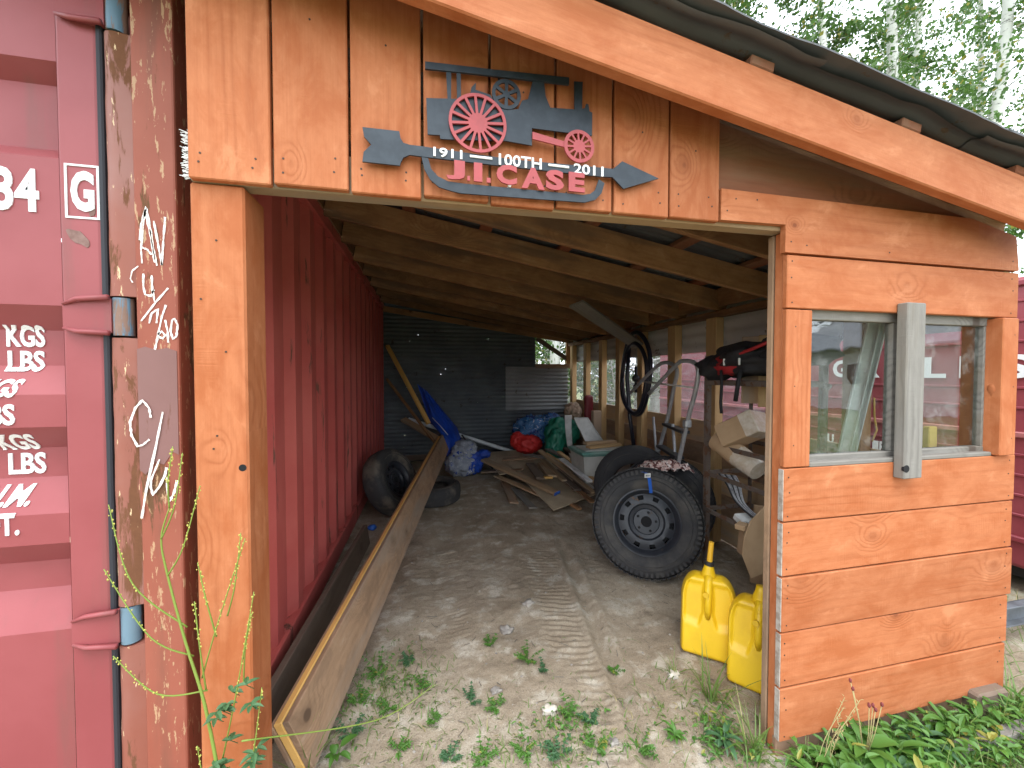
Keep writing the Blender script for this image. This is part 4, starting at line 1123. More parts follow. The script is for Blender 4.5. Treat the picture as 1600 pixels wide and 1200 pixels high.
# ================================================================== YELLOW JERRY CANS
def make_can(name, label, loc, rz, lean, spout=True, group=None):
    t = thing(name, label, 'jerry can', loc, rot=(lean, 0, rz))
    W, H, T = .148, .455, .085
    def half_w(v):
        z = v * H
        b = 1.0
        if z < .035: b = 1 - (1 - math.sqrt(max(0, 1 - ((.035 - z) / .035) ** 2))) * .24
        if z > H * .74:
            q = (z - H * .74) / (H * .26)
            b = 1 - .16 * q - .36 * q ** 4
        return W * b
    def surf(s):
        def fn(u, v):
            a = u * 2 - 1
            x = a * half_w(v)
            eu = min(1, (1 - abs(a)) / .16); ev = min(1, min(v / .07, (1 - v) / .10))
            e = max(0.0, min(eu, 1)) ; e = math.sqrt(max(0, 1 - (1 - e) ** 2)); f = math.sqrt(max(0, 1 - (1 - ev) ** 2))
            d = T * (.12 + .88 * min(e, 1) * min(f, 1))
            if min(eu, ev) <= 0: d = T * .10
            # sunken pads either side of a spine on the upper half
            def sm(lo, hi, q): q = max(0, min(1, (q - lo) / (hi - lo))); return q * q * (3 - 2 * q)
            pad = sm(.40, .50, v + .06 * (1 - abs(a))) * sm(.97, .88, v) * sm(.13, .24, abs(a) + max(0, .56 - v) * -.9) * sm(.92, .78, abs(a))
            d -= .020 * pad
            sp = sm(.36, .22, abs(a) / 1.0 * 3.2) * sm(.55, .66, v)
            d += .012 * sp
            return (x, -d if s < 0 else d, v * H)
        return fn
    mb = MB(); nu, nv = 45, 61
    mb.grid(nu, nv, surf(-1)); n0 = len(mb.v)
    f = MB().grid(nu, nv, surf(1))
    mb.add(f.v, [q[::-1] for q in f.f])
    rim = [j * nu for j in range(nv)], [j * nu + nu - 1 for j in range(nv)], list(range(nu)), [(nv - 1) * nu + i for i in range(nu)]
    for idx, r, rev in ((rim[0], 0, 0), (rim[1], 0, 1), (rim[2], 0, 1), (rim[3], 0, 0)):
        for a, b in zip(idx, idx[1:]):
            q = (a, b, b + n0, a + n0); mb.f.append(q if rev else q[::-1]); mb.mi.append(0)
    obj('can_body', mb, M['yellow_plastic'], t, auto=60)
    # handle bridge down the front spine and neck
    obj('handle', MB().tube([(0, -.070, H * .50), (0, -.088, H * .62), (0, -.092, H * .78), (0, -.070, H * .92), (0, -.03, H + .012)], [.018, .019, .020, .024, .028], 12), M['yellow_plastic'], t, smooth=True)
    obj('vent_cap', MB().tube([(-.004, -.085, H * .80), (-.012, -.118, H * .80)], .015, 12), M['yellow_plastic'], t, auto=40)
    nk = obj('neck', MB().tube([(0, -.015, H - .03), (0, -.03, H + .02), (.002, -.035, H + .05), (.004, -.038, H + .075)], [.052, .036, .027, .025], 16), M['yellow_plastic'], t, smooth=True)
    if spout:
        obj('spout', MB().tube([(.004, -.038, H + .07), (.008, -.046, H + .13), (.014, -.055, H + .20)], [.016, .0155, .014], 12), M['amber_plastic'], t, auto=50)
        obj('collar', MB().tube([(.0035, -.037, H + .062), (.005, -.040, H + .085)], .027, 16), M['black_plastic'], t, auto=40)
    return t
make_can('jerry_can', 'yellow jerry can with amber spout standing beside the front steel wheel', (1.60, 1.935, gz(1.6, 2.0) - .01), rad(-40), rad(-9))
make_can('jerry_can', 'yellow jerry can partly hidden behind the door jamb', (1.69, 1.665, gz(1.7, 1.7) - .01), rad(-50), rad(-8), spout=False)

# ================================================================== CLUTTER AT THE BACK LEFT
def stick(name, label, p0, p1, w, t_, m, cat='board', face=(0, -1, 0), group=None):
    r = thing(name, label, cat, (p0[0], p0[1], min(p0[2], p1[2]) - .02), group)
    board('plank', p0, p1, w, t_, M[m], r, face)
    return r
stick('lumber_strip', 'tallest tan lumber strip leaning into the back left corner', (-.722, 7.15, 2.162), (-.007, 6.5, .833), .07, .045, 'yellow', face=(.6, -.8, .2))
stick('lumber_strip', 'thin brown lumber strip leaning in the back corner left of the tallest strip', (-.735, 7.15, 1.571), (.091, 6.2, .562), .045, .035, 'raw', face=(.6, -.8, .2))
stick('lumber_strip', 'short wide tan board behind the far end of the long beam', (-.444, 6.95, .867), (.192, 6.2, .579), .11, .04, 'tanwood', face=(.3, -.8, .5))
mb = MB().tube([(-.36, 7.0, .859), (1.543, 6.7, .235)], .033, 14)
tag(wobj('white_pipe', mb, M['pvc'], (-.36, 7.0, .85), auto=40), 'white plastic pipe slanting across the dark back wall', 'pipe')
# blue tarp hung over the lumber
T_ = D2['tarp']
rows_ = [(Vector(a), Vector(b)) for a, b in T_]
def tarp_fn(u, v):
    s = v * (len(rows_) - 1); i = min(int(s), len(rows_) - 2); f = s - i
    L_ = rows_[i][0].lerp(rows_[i + 1][0], f); R_ = rows_[i][1].lerp(rows_[i + 1][1], f)
    p = L_.lerp(R_, u)
    w = (R_ - L_).length
    p.y += -.10 * math.sin(u * math.pi) * min(1, w * 3) + .05 * math.sin(u * 11 + v * 5) * min(1, w * 3) + .04 * noise.noise(Vector((u * 3, v * 9, 2)))
    return p
mb = MB().grid(28, 50, tarp_fn)
n0 = len(mb.v); bf = list(mb.f)
mb.add([(x, y + .012, z) for x, y, z in mb.v], [f[::-1] for f in bf])
tp_ = thing('blue_tarp', 'blue tarp hanging over the far end of the long beam', 'tarp', (.3, 6.4, .1))
obj('sheet', mb, M['tarp'], tp_, smooth=True, world=True)
obj('cord', MB().tube([(.05, 6.52, .93), (.18, 6.42, .80), (.30, 6.34, .66)], .006, 6), M['white_plastic'], tp_, smooth=True, world=True)
obj('pole', MB().tube([(.52, 6.3, .66), (.72, 6.1, .38), (.98, 5.95, .16)], .012, 8), M['black_plastic'], tp_, smooth=True, world=True)
cb = thing('plastic_bag', 'clear plastic bag with blue contents lying under the blue tarp', 'bag', (.60, 6.2, .05))
obj('bag', MB().blob((.56, 6.2, .40), (.22, .2, .20), .35, 2.4, 3, 4, True).blob((.50, 6.15, .22), (.27, .24, .21), .3, 2.2, 8, 4, True), M['clear_bag'], cb, smooth=True, world=True)
obj('blue_contents', MB().blob((.70, 6.12, .24), (.15, .14, .19), .4, 2.5, 5, 4, True).blob((.86, 6.15, .36), (.12, .1, .08), .4, 2.5, 7, 3, True), M['tarp'], cb, smooth=True, world=True)

# ================================================================== CLUTTER AT THE BACK RIGHT
def bag(name, label, parts, m, base):
    t = thing(name, label, 'bag', base)
    for i, (c_, r_, sd) in enumerate(parts):
        obj('bag_body' if i == 0 else 'bag_fold', MB().blob(c_, r_, .4, 2.6, sd, 4, True), M[m], t, smooth=True, world=True)
    return t
bag('blue_print_bag', 'shiny blue and white plastic bag heaped against the back wall', [((1.82, 6.62, .66), (.36, .26, .27), 11), ((2.12, 6.55, .83), (.20, .18, .14), 4)], 'blue_bag', (1.85, 6.6, .1))
bag('red_bag', 'bright red bag squashed under the blue printed bag', [((1.66, 6.38, .45), (.25, .2, .16), 6), ((1.48, 6.4, .52), (.13, .12, .15), 9)], 'red_bag', (1.65, 6.4, .1))
bag('green_bag', 'dark green plastic bag slumped beside the white bent panel', [((2.16, 6.25, .62), (.24, .2, .30), 13), ((2.04, 6.05, .42), (.16, .14, .32), 15), ((2.36, 6.2, .66), (.16, .15, .22), 17)], 'green_bag', (2.1, 6.2, .1))
bag('tan_sack', 'tan sack on the pile below the pale patched sheet', [((2.52, 6.5, .98), (.16, .14, .18), 19)], 'tan', (2.52, 6.5, .8))
# white bent panel
mb = MB()
def fn(u, v): return (2.20 + .13 * u * (1 - .35 * v) + .10 * (1 - v) ** 2 * 0 + .10 * v * v - .02, 5.96 + .03 * u, .98 - .75 * v)
mb.grid(4, 14, fn); n0 = len(mb.v); bf = list(mb.f)
mb.add([(x, y + .015, z) for x, y, z in mb.v], [f[::-1] for f in bf])
tag(wobj('white_bent_panel', mb, M['white_plastic'], (2.25, 5.96, .2), smooth=True), 'white curved plastic strip standing beside the green bag', 'panel')
# white lid leaning on the tote
lid = [Vector(p) for p in D2['lid']]
mb = MB()
nrm = (lid[1] - lid[0]).cross(lid[3] - lid[0]).normalized()
lt = thing('cooler_lid_board', 'off-white plastic lid leaning behind the teal topped tote', 'panel', (2.5, 5.8, .5))
off = Vector((-.10, -.25, 0))
q = [p + off + Vector((0, (.98 - p.z) * -.25, 0)) for p in lid]
obj('panel', MB().add(q + [p + Vector((.02, .025, .004)) for p in q], [(0, 1, 2, 3), (7, 6, 5, 4), (0, 4, 5, 1), (1, 5, 6, 2), (2, 6, 7, 3), (3, 7, 4, 0)]), M['white_plastic'], lt, world=True)
rimpts = [p + Vector((0, -.006, 0)) for p in q]
obj('rim', MB().tube(rimpts, .011, 6, closed=True), M['white_plastic'], lt, world=True)
# tote with lid and boards on top
tt = thing('storage_tote', 'off-white storage tote with teal lid behind the leaning tyres', 'tote', (2.28, 4.85, .1))
mb = MB()
def tb(z, s): return [(2.28 + sx * .34 * s, 4.85 + sy * .24 * s, z) for sx, sy in ((-1, -1), (1, -1), (1, 1), (-1, 1))]
mb.add(tb(.16, .88) + tb(.60, 1.0), [(3, 2, 1, 0), (4, 5, 6, 7)] + [(i, (i + 1) % 4, 4 + (i + 1) % 4, 4 + i) for i in range(4)])
obj('tub', mb, M['tote'], tt, world=True)
obj('lid', MB().rbox((2.28, 4.85, .625), (.74, .54, .035), .012, seg=2), M['tote_lid'], tt, world=True)
obj('lid_rim', MB().rbox((2.28, 4.85, .60), (.70, .50, .03), .008), M['tote_lid'], tt, world=True)
obj('lid_panel', MB().rbox((2.28, 4.86, .645), (.58, .38, .012), .004), M['tote'], tt, world=True)
obj('foot_board', MB().box((2.28, 4.85, .09), (.62, .44, .14)), M['darkwood'], tt, world=True)
stick('short_board', 'upper of two short tan boards stacked on the tote lid', (2.06, 4.86, .715), (2.56, 4.98, .705), .10, .036, 'tanwood', face=(0, 0, 1))
stick('short_board', 'lower of two short tan boards stacked on the tote lid', (2.08, 4.80, .672), (2.60, 4.90, .672), .11, .03, 'raw_pale', face=(0, 0, 1))
# maroon cushion and grey post
mb = MB().rbox((2.63, 6.05, 1.02), (.15, .10, .56), .045, seg=4)
tag(wobj('maroon_cushion', mb, M['maroon'], (2.63, 6.05, .74), auto=60), 'maroon padded cushion standing upright against the side wall studs', 'cushion')
tag(wobj('pale_block', MB().rbox((2.62, 5.72, .82), (.14, .10, .50), .01), M['tan'], (2.62, 5.72, .57)), 'pale grey-tan post stub standing in front of the maroon cushion', 'post')
# plywood sheet and scattered boards
P4 = [Vector(p) for p in D2['ply']]
pt = thing('plywood_sheet', 'thin plywood sheet lying under the scattered boards', 'plywood', (1.5, 4.6, 0))
mb = MB().add([*P4] + [p + Vector((0, 0, -.012)) for p in P4], [(0, 1, 2, 3), (7, 6, 5, 4), (0, 4, 5, 1), (1, 5, 6, 2), (2, 6, 7, 3), (3, 7, 4, 0)])
obj('sheet', mb, M['ply'], pt, world=True)
p2_ = [p + Vector((-.30, .45, .02)) for p in P4]
pt2 = thing('plywood_sheet', 'plywood offcut at the back of the scattered boards, below the red bag', 'plywood', (1.2, 5.6, 0))
mb = MB().add([p2_[0], p2_[1].lerp(p2_[0], .45), p2_[2].lerp(p2_[3], .4), p2_[3]] + [p + Vector((0, 0, -.012)) for p in (p2_[0], p2_[1].lerp(p2_[0], .45), p2_[2].lerp(p2_[3], .4), p2_[3])], [(0, 1, 2, 3), (7, 6, 5, 4), (0, 4, 5, 1), (1, 5, 6, 2), (2, 6, 7, 3), (3, 7, 4, 0)])
obj('sheet', mb, M['ply'], pt2, world=True)
labs = ['orange-brown plank with blue painted end reaching over the plywood corner', 'white painted board in the middle of the scattered boards', 'longest brown board running towards the front steel wheel', 'grey board pointing at the tote in the scattered boards',
        'dark board lying against the tote foot', 'tan narrow board crossing the middle of the plywood', 'dark brown board nearest the front steel wheel on the plywood', 'small square tan offcut on the plywood sheet',
        'short dark offcut left of the small tan offcut', 'grey plank flat on the dirt left of the plywood, further left one', 'short grey plank on the dirt at the plywood corner', 'brown stick poking out from under the plywood front edge']
spec = [(.11, .035, 'yellow'), (.09, .022, 'whitewood'), (.085, .03, 'tanwood'), (.10, .025, 'grey'), (.10, .03, 'darkwood'), (.075, .03, 'tanwood'), (.11, .025, 'darkwood'), (.14, .03, 'tanwood'), (.13, .03, 'darkwood'), (.12, .025, 'plankbrown'), (.10, .022, 'grey'), (.06, .03, 'raw')]
for (a, b), lb, (w, t_, m) in zip(D2['pile'], labs, spec):
    a, b = Vector(a), Vector(b)
    lift = Vector((0, 0, t_ / 2 + .02))
    if m == 'yellow':
        r = stick('scrap_board', lb, a + lift, b + lift, w, t_, 'tanwood', face=(0, -.2, 1))
        e = b + lift; dr = (b - a).normalized()
        board('painted_end', e - dr * .001, e + dr * .012, w + .003, t_ + .003, M['blue_plastic'], r, (0, -.2, 1))
    else:
        stick('scrap_board', lb, a + lift, b + lift, w, t_, m, face=(.1, -.15, 1))
stick('scrap_board', 'pale tan board second from the tote in the scattered boards', (1.95, 5.6, .46), (2.06, 4.52, .30), .07, .025, 'raw_pale', face=(.1, -.1, 1))
stick('scrap_board', 'reddish board under the longest brown board', (1.80, 5.1, .24), (1.93, 4.30, .10), .08, .02, 'raw', face=(.1, -.1, 1))
for lb, a, b, w, t_, m in (
    ('wide grey board at the back of the scattered boards below the green bag', (1.55, 6.1, .33), (1.98, 5.2, .40), .14, .022, 'grey'),
    ('brown board lying crosswise below the red bag', (1.15, 6.05, .28), (1.85, 5.75, .36), .12, .022, 'plankbrown'),
    ('thin tan lath on top of the scattered boards', (1.72, 5.5, .47), (2.02, 4.38, .30), .035, .016, 'raw_pale'),
    ('dark board wedged between the white board and the longest brown board', (1.78, 5.3, .36), (1.96, 4.36, .20), .09, .02, 'darkwood'),
    ('weathered grey board nearest the tyres in the scattered boards', (2.02, 5.3, .36), (2.06, 4.20, .22), .10, .02, 'grey'),
    ('broken brown board poking left from under the plywood offcut', (.82, 5.95, .12), (1.35, 5.5, .24), .10, .02, 'plankbrown'),
    ('pale tan board lying under the blue-ended plank', (1.0, 5.75, .10), (1.42, 4.75, .08), .10, .02, 'tanwood')):
    stick('scrap_board', lb, a, b, w, t_, m, face=(.1, -.15, 1))
tag(wobj('orange_offcut', MB().rbox((1.565, 4.93, .26), (.12, .05, .03), .004), M['yellow'], (1.565, 4.93, .24)), 'tiny bright orange wood offcut on the plywood', 'offcut')
tag(wobj('blue_scrap', MB().blob((-.60, 4.25, .03), (.05, .04, .03), .4, 3, 3, 2), M['blue_plastic'], (-.60, 4.25, 0), smooth=True), 'small blue plastic scrap by the container wall left of the beam', 'scrap')
tb_ = thing('blue_bottle', 'small blue plastic bottle with white cap lying below the front steel wheel', 'bottle', (1.98, 2.52, .02))
obj('bottle_body', MB().tube([(1.93, 2.55, .06), (2.02, 2.50, .07), (2.035, 2.49, .075)], [.04, .04, .018], 12), M['blue_plastic'], tb_, auto=40, world=True)
obj('cap', MB().tube([(2.035, 2.49, .075), (2.06, 2.475, .08)], .018, 10), M['white_plastic'], tb_, auto=40, world=True)

# ================================================================== SIDE WALL: HOSES, LADDER, PACK, SHELVING
ht = thing('hose_coil', 'black rubber hose hung in loops on the side wall studs', 'hose', (2.6, 4.5, .7))
def loop(cy, cz, ry, rz, x, n=40, a0=0, a1=2 * math.pi): return [(x + .012 * math.sin(3 * t), cy + ry * math.cos(t), cz + rz * math.sin(t)) for t in np.linspace(a0, a1, n)]
obj('hose_loop', MB().tube(loop(4.50, 1.66, .34, .53, 2.60), .028, 10), M['hose'], ht, smooth=True, world=True)
obj('hose_loop', MB().tube(loop(4.46, 1.60, .30, .45, 2.55), .026, 10), M['hose'], ht, smooth=True, world=True)
obj('hose_tail', MB().tube([(2.58, 4.62, 2.1), (2.57, 4.66, 1.6), (2.58, 4.60, 1.1), (2.60, 4.50, .62)], .026, 10), M['hose'], ht, smooth=True, world=True)
obj('hose_fitting', MB().blob((2.56, 4.42, 1.60), (.05, .05, .05), .1, 2, 1, 2).blob((2.56, 4.42, 1.50), (.035, .035, .035), .1, 2, 1, 2).tube([(2.56, 4.42, 1.75), (2.56, 4.42, 1.42)], .018, 8), M['black_plastic'], ht, smooth=True, world=True)
stick('grey_brace_board', 'grey weathered board slung diagonally below the rafters to the side wall', (1.427, 3.6, 2.35), (2.66, 4.56, 2.03), .16, .03, 'grey', face=(-.3, -.5, -.8))
# ladder with bent handrails
ld = thing('folding_ladder', 'grey tubular boarding ladder with two bent handrails against the side wall', 'ladder', (2.35, 3.6, .0))
A_ = [Vector(p) for p in D2['ladA']]; B_ = [Vector(p) for p in D2['ladB']]
def smooth_path(pts, n=6):
    out = []
    for i in range(len(pts) - 1):
        p0 = pts[max(0, i - 1)]; p1 = pts[i]; p2 = pts[i + 1]; p3 = pts[min(len(pts) - 1, i + 2)]
        for t in np.linspace(0, 1, n)[:-1]:
            t = float(t)
            out.append(.5 * ((2 * p1) + (-p0 + p2) * t + (2 * p0 - 5 * p1 + 4 * p2 - p3) * t * t + (-p0 + 3 * p1 - 3 * p2 + p3) * t ** 3))
    out.append(pts[-1]); return out
A2 = A_ + [A_[-1] + (A_[-1] - A_[-2]).normalized() * .55]
B2 = B_ + [B_[-1] + (B_[-1] - B_[-2]).normalized() * .55]
obj('handrail', MB().tube(smooth_path(A2), .019, 10), M['steelgrey'], ld, smooth=True, world=True)
obj('handrail', MB().tube(smooth_path(B2), .019, 10), M['steelgrey'], ld, smooth=True, world=True)
for s, m in ((.0, 'black_plastic'), (.45, 'black_plastic'), (.9, 'black_plastic')):
    za = 1.13 - s * .55
    def on(path, z):
        best = None
        for p, q in zip(path, path[1:]):
            if min(p.z, q.z) <= z <= max(p.z, q.z): best = p.lerp(q, (z - p.z) / ((q.z - p.z) or 1))
        return best or path[-1]
    a, b = on(A2, za), on(B2, za)
    board('step', a, b, .085, .028, M['black_plastic'], ld, (0, 0, 1))
a, b = on(A2[4:], 1.44), on(B2[4:], 1.36)
obj('spacer_bar', MB().tube([A_[1] + Vector((0, .15, -.12)), B_[-3] + Vector((0, 0, .02))], .009, 8), M['white_plastic'], ld, smooth=True, world=True)
obj('clamp', MB().rbox(on(B2[4:], 1.21), (.06, .06, .07), .01), M['steelgrey'], ld, world=True)
for p in (on(A2[4:], .62), on(B2[4:], .62)):
    obj('back_leg', MB().tube([p + Vector((.05, .1, .55)), p + Vector((.18, .16, -.35))], .014, 8), M['steelgrey'], ld, smooth=True, world=True)
# shelving rack of angle steel
rk = thing('shelf_rack', 'rusty angle steel shelf rack behind the door jamb', 'shelf', (2.4, 2.3, 0))
RX0, RX1, RY0, RY1 = 2.22, 2.66, 2.12, 2.74
for x in (RX0, RX1):
    for y in (RY0, RY1):
        obj('upright', MB().box((x, y, .90), (.004, .036, 1.8)).box((x + (.018 if x == RX0 else -.018), y + (.018 if y == RY0 else -.018), .90), (.036, .004, 1.8)), M['shelf_steel'], rk, world=True)
for z in (.56, .86, 1.10, 1.60):
    sh = obj('shelf', MB().box(((RX0 + RX1) / 2, (RY0 + RY1) / 2, z), (RX1 - RX0, RY1 - RY0, .006)), M['shelf_steel'], rk, world=True) if z in (1.60,) else None
    for y in (RY0, RY1):
        obj('shelf_rail', MB().box(((RX0 + RX1) / 2, y, z - .018), (RX1 - RX0, .005, .036)), M['shelf_steel'], rk, world=True)
    for x in (RX0, RX1):
        obj('shelf_rail', MB().box((x, (RY0 + RY1) / 2, z - .0175), (.005, RY1 - RY0 - .01, .035)), M['shelf_steel'], rk, world=True)
# black and red pack on top
pk = thing('backpack', 'black backpack with red straps lying on the shelf rack', 'backpack', (2.3, 2.45, 1.62))
obj('pack_body', MB().blob((2.32, 2.40, 1.76), (.20, .33, .13), .35, 2.4, 3, 4).blob((2.26, 2.66, 1.70), (.14, .16, .10), .35, 2.6, 5, 3).blob((2.36, 2.08, 1.80), (.17, .26, .12), .3, 2, 7, 3), M['black_fabric'], pk, smooth=True, world=True)
obj('red_panel', MB().blob((2.20, 2.48, 1.72), (.075, .15, .075), .3, 3, 4, 3), M['red_strap'], pk, smooth=True, world=True)
obj('strap', MB().tube([(2.12, 2.50, 1.72), (2.13, 2.36, 1.78), (2.16, 2.2, 1.83), (2.2, 2.05, 1.89)], .012, 6), M['red_strap'], pk, smooth=True, world=True)
obj('strap', MB().tube([(2.12, 2.46, 1.68), (2.11, 2.44, 1.58), (2.12, 2.46, 1.44), (2.12, 2.45, 1.36)], .011, 6), M['black_fabric'], pk, smooth=True, world=True)
obj('strap', MB().tube([(2.14, 2.30, 1.68), (2.13, 2.31, 1.58), (2.13, 2.33, 1.46)], .015, 6), M['black_fabric'], pk, smooth=True, world=True)
for y in (2.42, 2.28): obj('buckle', MB().rbox((2.11, y, 1.74), (.012, .014, .05), .003), M['white_plastic'], pk, world=True)
# taped cardboard box, roll and sheets on the middle shelves
cbx = thing('cardboard_box', 'taped brown cardboard box tipped on the shelf rack', 'box', (2.30, 2.45, 1.10))
Mb = (Matrix.Rotation(rad(-32), 3, 'X') @ Matrix.Rotation(rad(18), 3, 'Z'))
obj('carton', MB().rbox((2.30, 2.44, 1.235), (.20, .30, .17), .006, Mb), M['card'], cbx, world=True)
obj('tape', MB().rbox(Vector((2.30, 2.44, 1.235)) + Mb @ Vector((0, -.10, .0)), (.204, .104, .174), .006, Mb), M['tape'], cbx, world=True)
rl = thing('cardboard_roll', 'brown paper roll with taped end under the tipped cardboard box', 'roll', (2.28, 2.5, 1.0))
obj('roll', MB().tube([(2.27, 2.66, 1.12), (2.29, 2.46, 1.03)], .085, 20), M['card'], rl, auto=40, world=True)
obj('taped_end', MB().tube([(2.289, 2.465, 1.032), (2.305, 2.30, .96)], [.086, .075], 14), M['tape'], rl, auto=40, world=True)
cbl = thing('cable_bundle', 'bundle of grey cables drooping from the lower shelf', 'cable', (2.2, 2.4, .7))
for k in range(9):
    dx = k * .010
    obj('cable', MB().tube(smooth_path([Vector((2.25 + dx, 2.62 - dx, .86)), Vector((2.24 + dx, 2.52 - dx * .5, .80)), Vector((2.23 + dx, 2.42, .70 - dx * .3)), Vector((2.26 + dx, 2.26, .62 - dx * .3)), Vector((2.30 + dx, 2.14, .58))]), .0065, 6), M['cable'] if k % 3 else M['black_plastic'], cbl, smooth=True, world=True)
obj('connector', MB().rbox((2.22, 2.34, .60), (.10, .09, .05), .008, Matrix.Rotation(.4, 3, 'X')), M['white_plastic'], cbl, world=True)
obj('adapter', MB().rbox((2.28, 2.16, .52), (.10, .20, .06), .008, Matrix.Rotation(.5, 3, 'X')), M['black_plastic'], cbl, world=True)
oc = thing('open_carton', 'torn open brown carton hanging beside the door jamb', 'carton', (2.05, 2.05, .3))
obj('flap', MB().prism([(1.985, .60), (2.03, .70), (2.15, .80), (2.20, .36), (2.04, .325), (1.972, .48)], 2.08, 2.086), M['card'], oc, world=True)
obj('flap', MB().add([(1.985, 2.086, .60), (1.972, 2.086, .48), (2.04, 2.20, .45), (2.06, 2.20, .66), (1.991, 2.088, .60), (1.978, 2.088, .48), (2.046, 2.202, .45), (2.066, 2.202, .66)], [(0, 1, 2, 3), (7, 6, 5, 4), (0, 4, 5, 1), (1, 5, 6, 2), (2, 6, 7, 3), (3, 7, 4, 0)]), M['card'], oc, world=True)
obj('flap', MB().rbox((2.0, 2.12, .655), (.08, .06, .035), .004, Matrix.Rotation(.5, 3, 'Z')), M['card'], oc, world=True)
# timber against the shelf and a low sill on the floor
stick('floor_sill', 'dark timber lying on the dirt behind the yellow cans', (1.85, 2.38, .05), (2.55, 1.75, .05), .09, .05, 'darkwood', face=(0, 0, 1))
stick('floor_sill', 'pale narrow slat on the dirt between the wheel and the shelf rack', (1.98, 2.52, .06), (2.22, 2.22, .07), .04, .02, 'plankbrown', face=(0, 0, 1))
stick('wall_plank', 'short dark plank standing upright inside the shelf rack', (2.52, 2.5, .0), (2.55, 2.5, .62), .12, .03, 'tanwood', face=(-.6, -.8, 0))
stick('hanging_board', 'brown board end hanging beside the door jamb above the shelf', (2.50, 2.58, 1.95), (2.50, 2.58, 1.42), .13, .03, 'tanwood', face=(-.7, -.7, 0))
stick('hanging_board', 'narrow brown batten hanging next to the board end above the shelf', (2.50, 2.47, 1.95), (2.50, 2.47, 1.40), .06, .03, 'raw_pale', face=(-.7, -.7, 0))
# seen through the window
vt = thing('white_channel', 'white ribbed vinyl channel leaning inside the window', 'channel', (2.33, 1.75, 1.1))
a, b = Vector((2.33, 1.76, 1.05)), Vector((2.345, 1.60, 1.94))
board('web', a, b, .085, .012, M['white_plastic'], vt, (-.75, -.65, 0))
xd = (b - a).normalized(); fc = Vector((-.75, -.65, 0)); fc = (fc - xd * fc.dot(xd)).normalized(); sd = fc.cross(xd)
for s in (-.036, -.012, .036): board('rib', a + sd * s + fc * .012, b + sd * s + fc * .012, .010, .022, M['white_plastic'], vt, fc)
tag(wobj('brown_rod', MB().tube([(2.12, 1.7, 1.05), (2.13, 1.7, 1.56), (2.16, 1.7, 1.59)], .014, 8), M['shelf_steel'], (2.12, 1.7, 1.05), smooth=True), 'dark rusty rod standing inside the left window pane', 'rod')
tag(wobj('yellow_block', MB().rbox((2.50, 1.46, 1.31), (.055, .03, .15), .004), M['yellow'], (2.50, 1.46, 1.235)), 'yellow wood block on the sill inside the right window pane', 'block')
tag(wobj('hanging_rope', MB().tube([(2.42, 1.66, 1.52), (2.425, 1.66, 1.42), (2.43, 1.65, 1.34), (2.40, 1.65, 1.28)], .005, 6), M['yellow'], (2.42, 1.66, 1.28), smooth=True), 'orange cord hanging inside the left window pane', 'cord')

# ================================================================== RED TRAILER BESIDE THE SHED
TX = 4.3
tr = thing('box_trailer', 'dark red box trailer with white lettering parked beyond the shed', 'trailer', (5.4, 3.5, 0))
obj('box_body', MB().rbox((TX + 1.15, 3.55, 1.29), (2.3, 6.05, 2.18), .03, seg=2), M['trailer_red'], tr, world=True)
for z in (1.20, .42, 2.33): obj('side_rail', MB().rbox((TX - .012, 3.55, z), (.03, 6.0, .045), .008), M['trailer_rail'] if z == 1.20 else M['trailer_red'], tr, world=True)
for z in (.60, .75, .90, 1.05, 1.40, 1.55, 1.90, 2.05, 2.20): obj('side_rib', MB().rbox((TX - .004, 3.55, z), (.016, 5.98, .022), .005), M['trailer_red'], tr, world=True)
obj('underframe', MB().box((TX + 1.15, 3.55, .14), (1.9, 5.6, .14)), M['trailer_dark'], tr, world=True)
def trailer_text(txt, y_left, y_right, z0, z1):
    mb = text_mb(txt, 0, z0, y_left - y_right, z1, 0, .006, 0, .03)
    mb.v = [(TX - .022 + y, y_left - x, z) for x, y, z in mb.v]
    return obj('lettering', mb, M['white_paint'], tr, world=True)
for ch, yc in (('G', 3.26), ('R', 2.97), ('A', 2.70), ('L', 2.48), ('E', 2.245), ('S', 2.01)):
    trailer_text(ch, yc + .075, yc - .075, 1.62, 1.80)
for tx_, y0, y1 in (('DU', 3.46, 3.30), ('TE', 3.16, 3.0), ('IR', 2.94, 2.82), ('BDS', 2.58, 2.32)):
    for i_, ch in enumerate(tx_):
        st_ = (y0 - y1) / len(tx_)
        trailer_text(ch, y0 - i_ * st_, y0 - (i_ + .82) * st_, .90, 1.0)
ra = thing('metal_channel', 'grey metal channel lying at the shed corner by the trailer', 'ramp', (3.3, 1.6, .1))
obj('channel_web', MB().rbox((3.55, 1.62, .20), (1.3, .012, .12), .003), M['galv'], ra, world=True)
for z in (.145, .255): obj('flange', MB().rbox((3.55, 1.598, z), (1.3, .05, .010), .003), M['galv'], ra, world=True)
for x in (3.1, 4.0): obj('foot', MB().box((x, 1.64, .06), (.08, .06, .16)), M['galv'], ra, world=True)
# sleeper end under the panel and an old plank in the weeds
tag(wobj('timber_block', MB().rbox((2.66, 1.36, .05), (.20, .16, .13), .012), M['darkwood'], (2.66, 1.36, 0)), 'dark timber block under the right end of the shed panel', 'block')
stick('ground_plank', 'pale weathered plank half hidden in the weeds at the lower right', (2.22, 1.17, .0), (3.5, 1.18, .02), .05, .12, 'grey', face=(0, 0, 1))

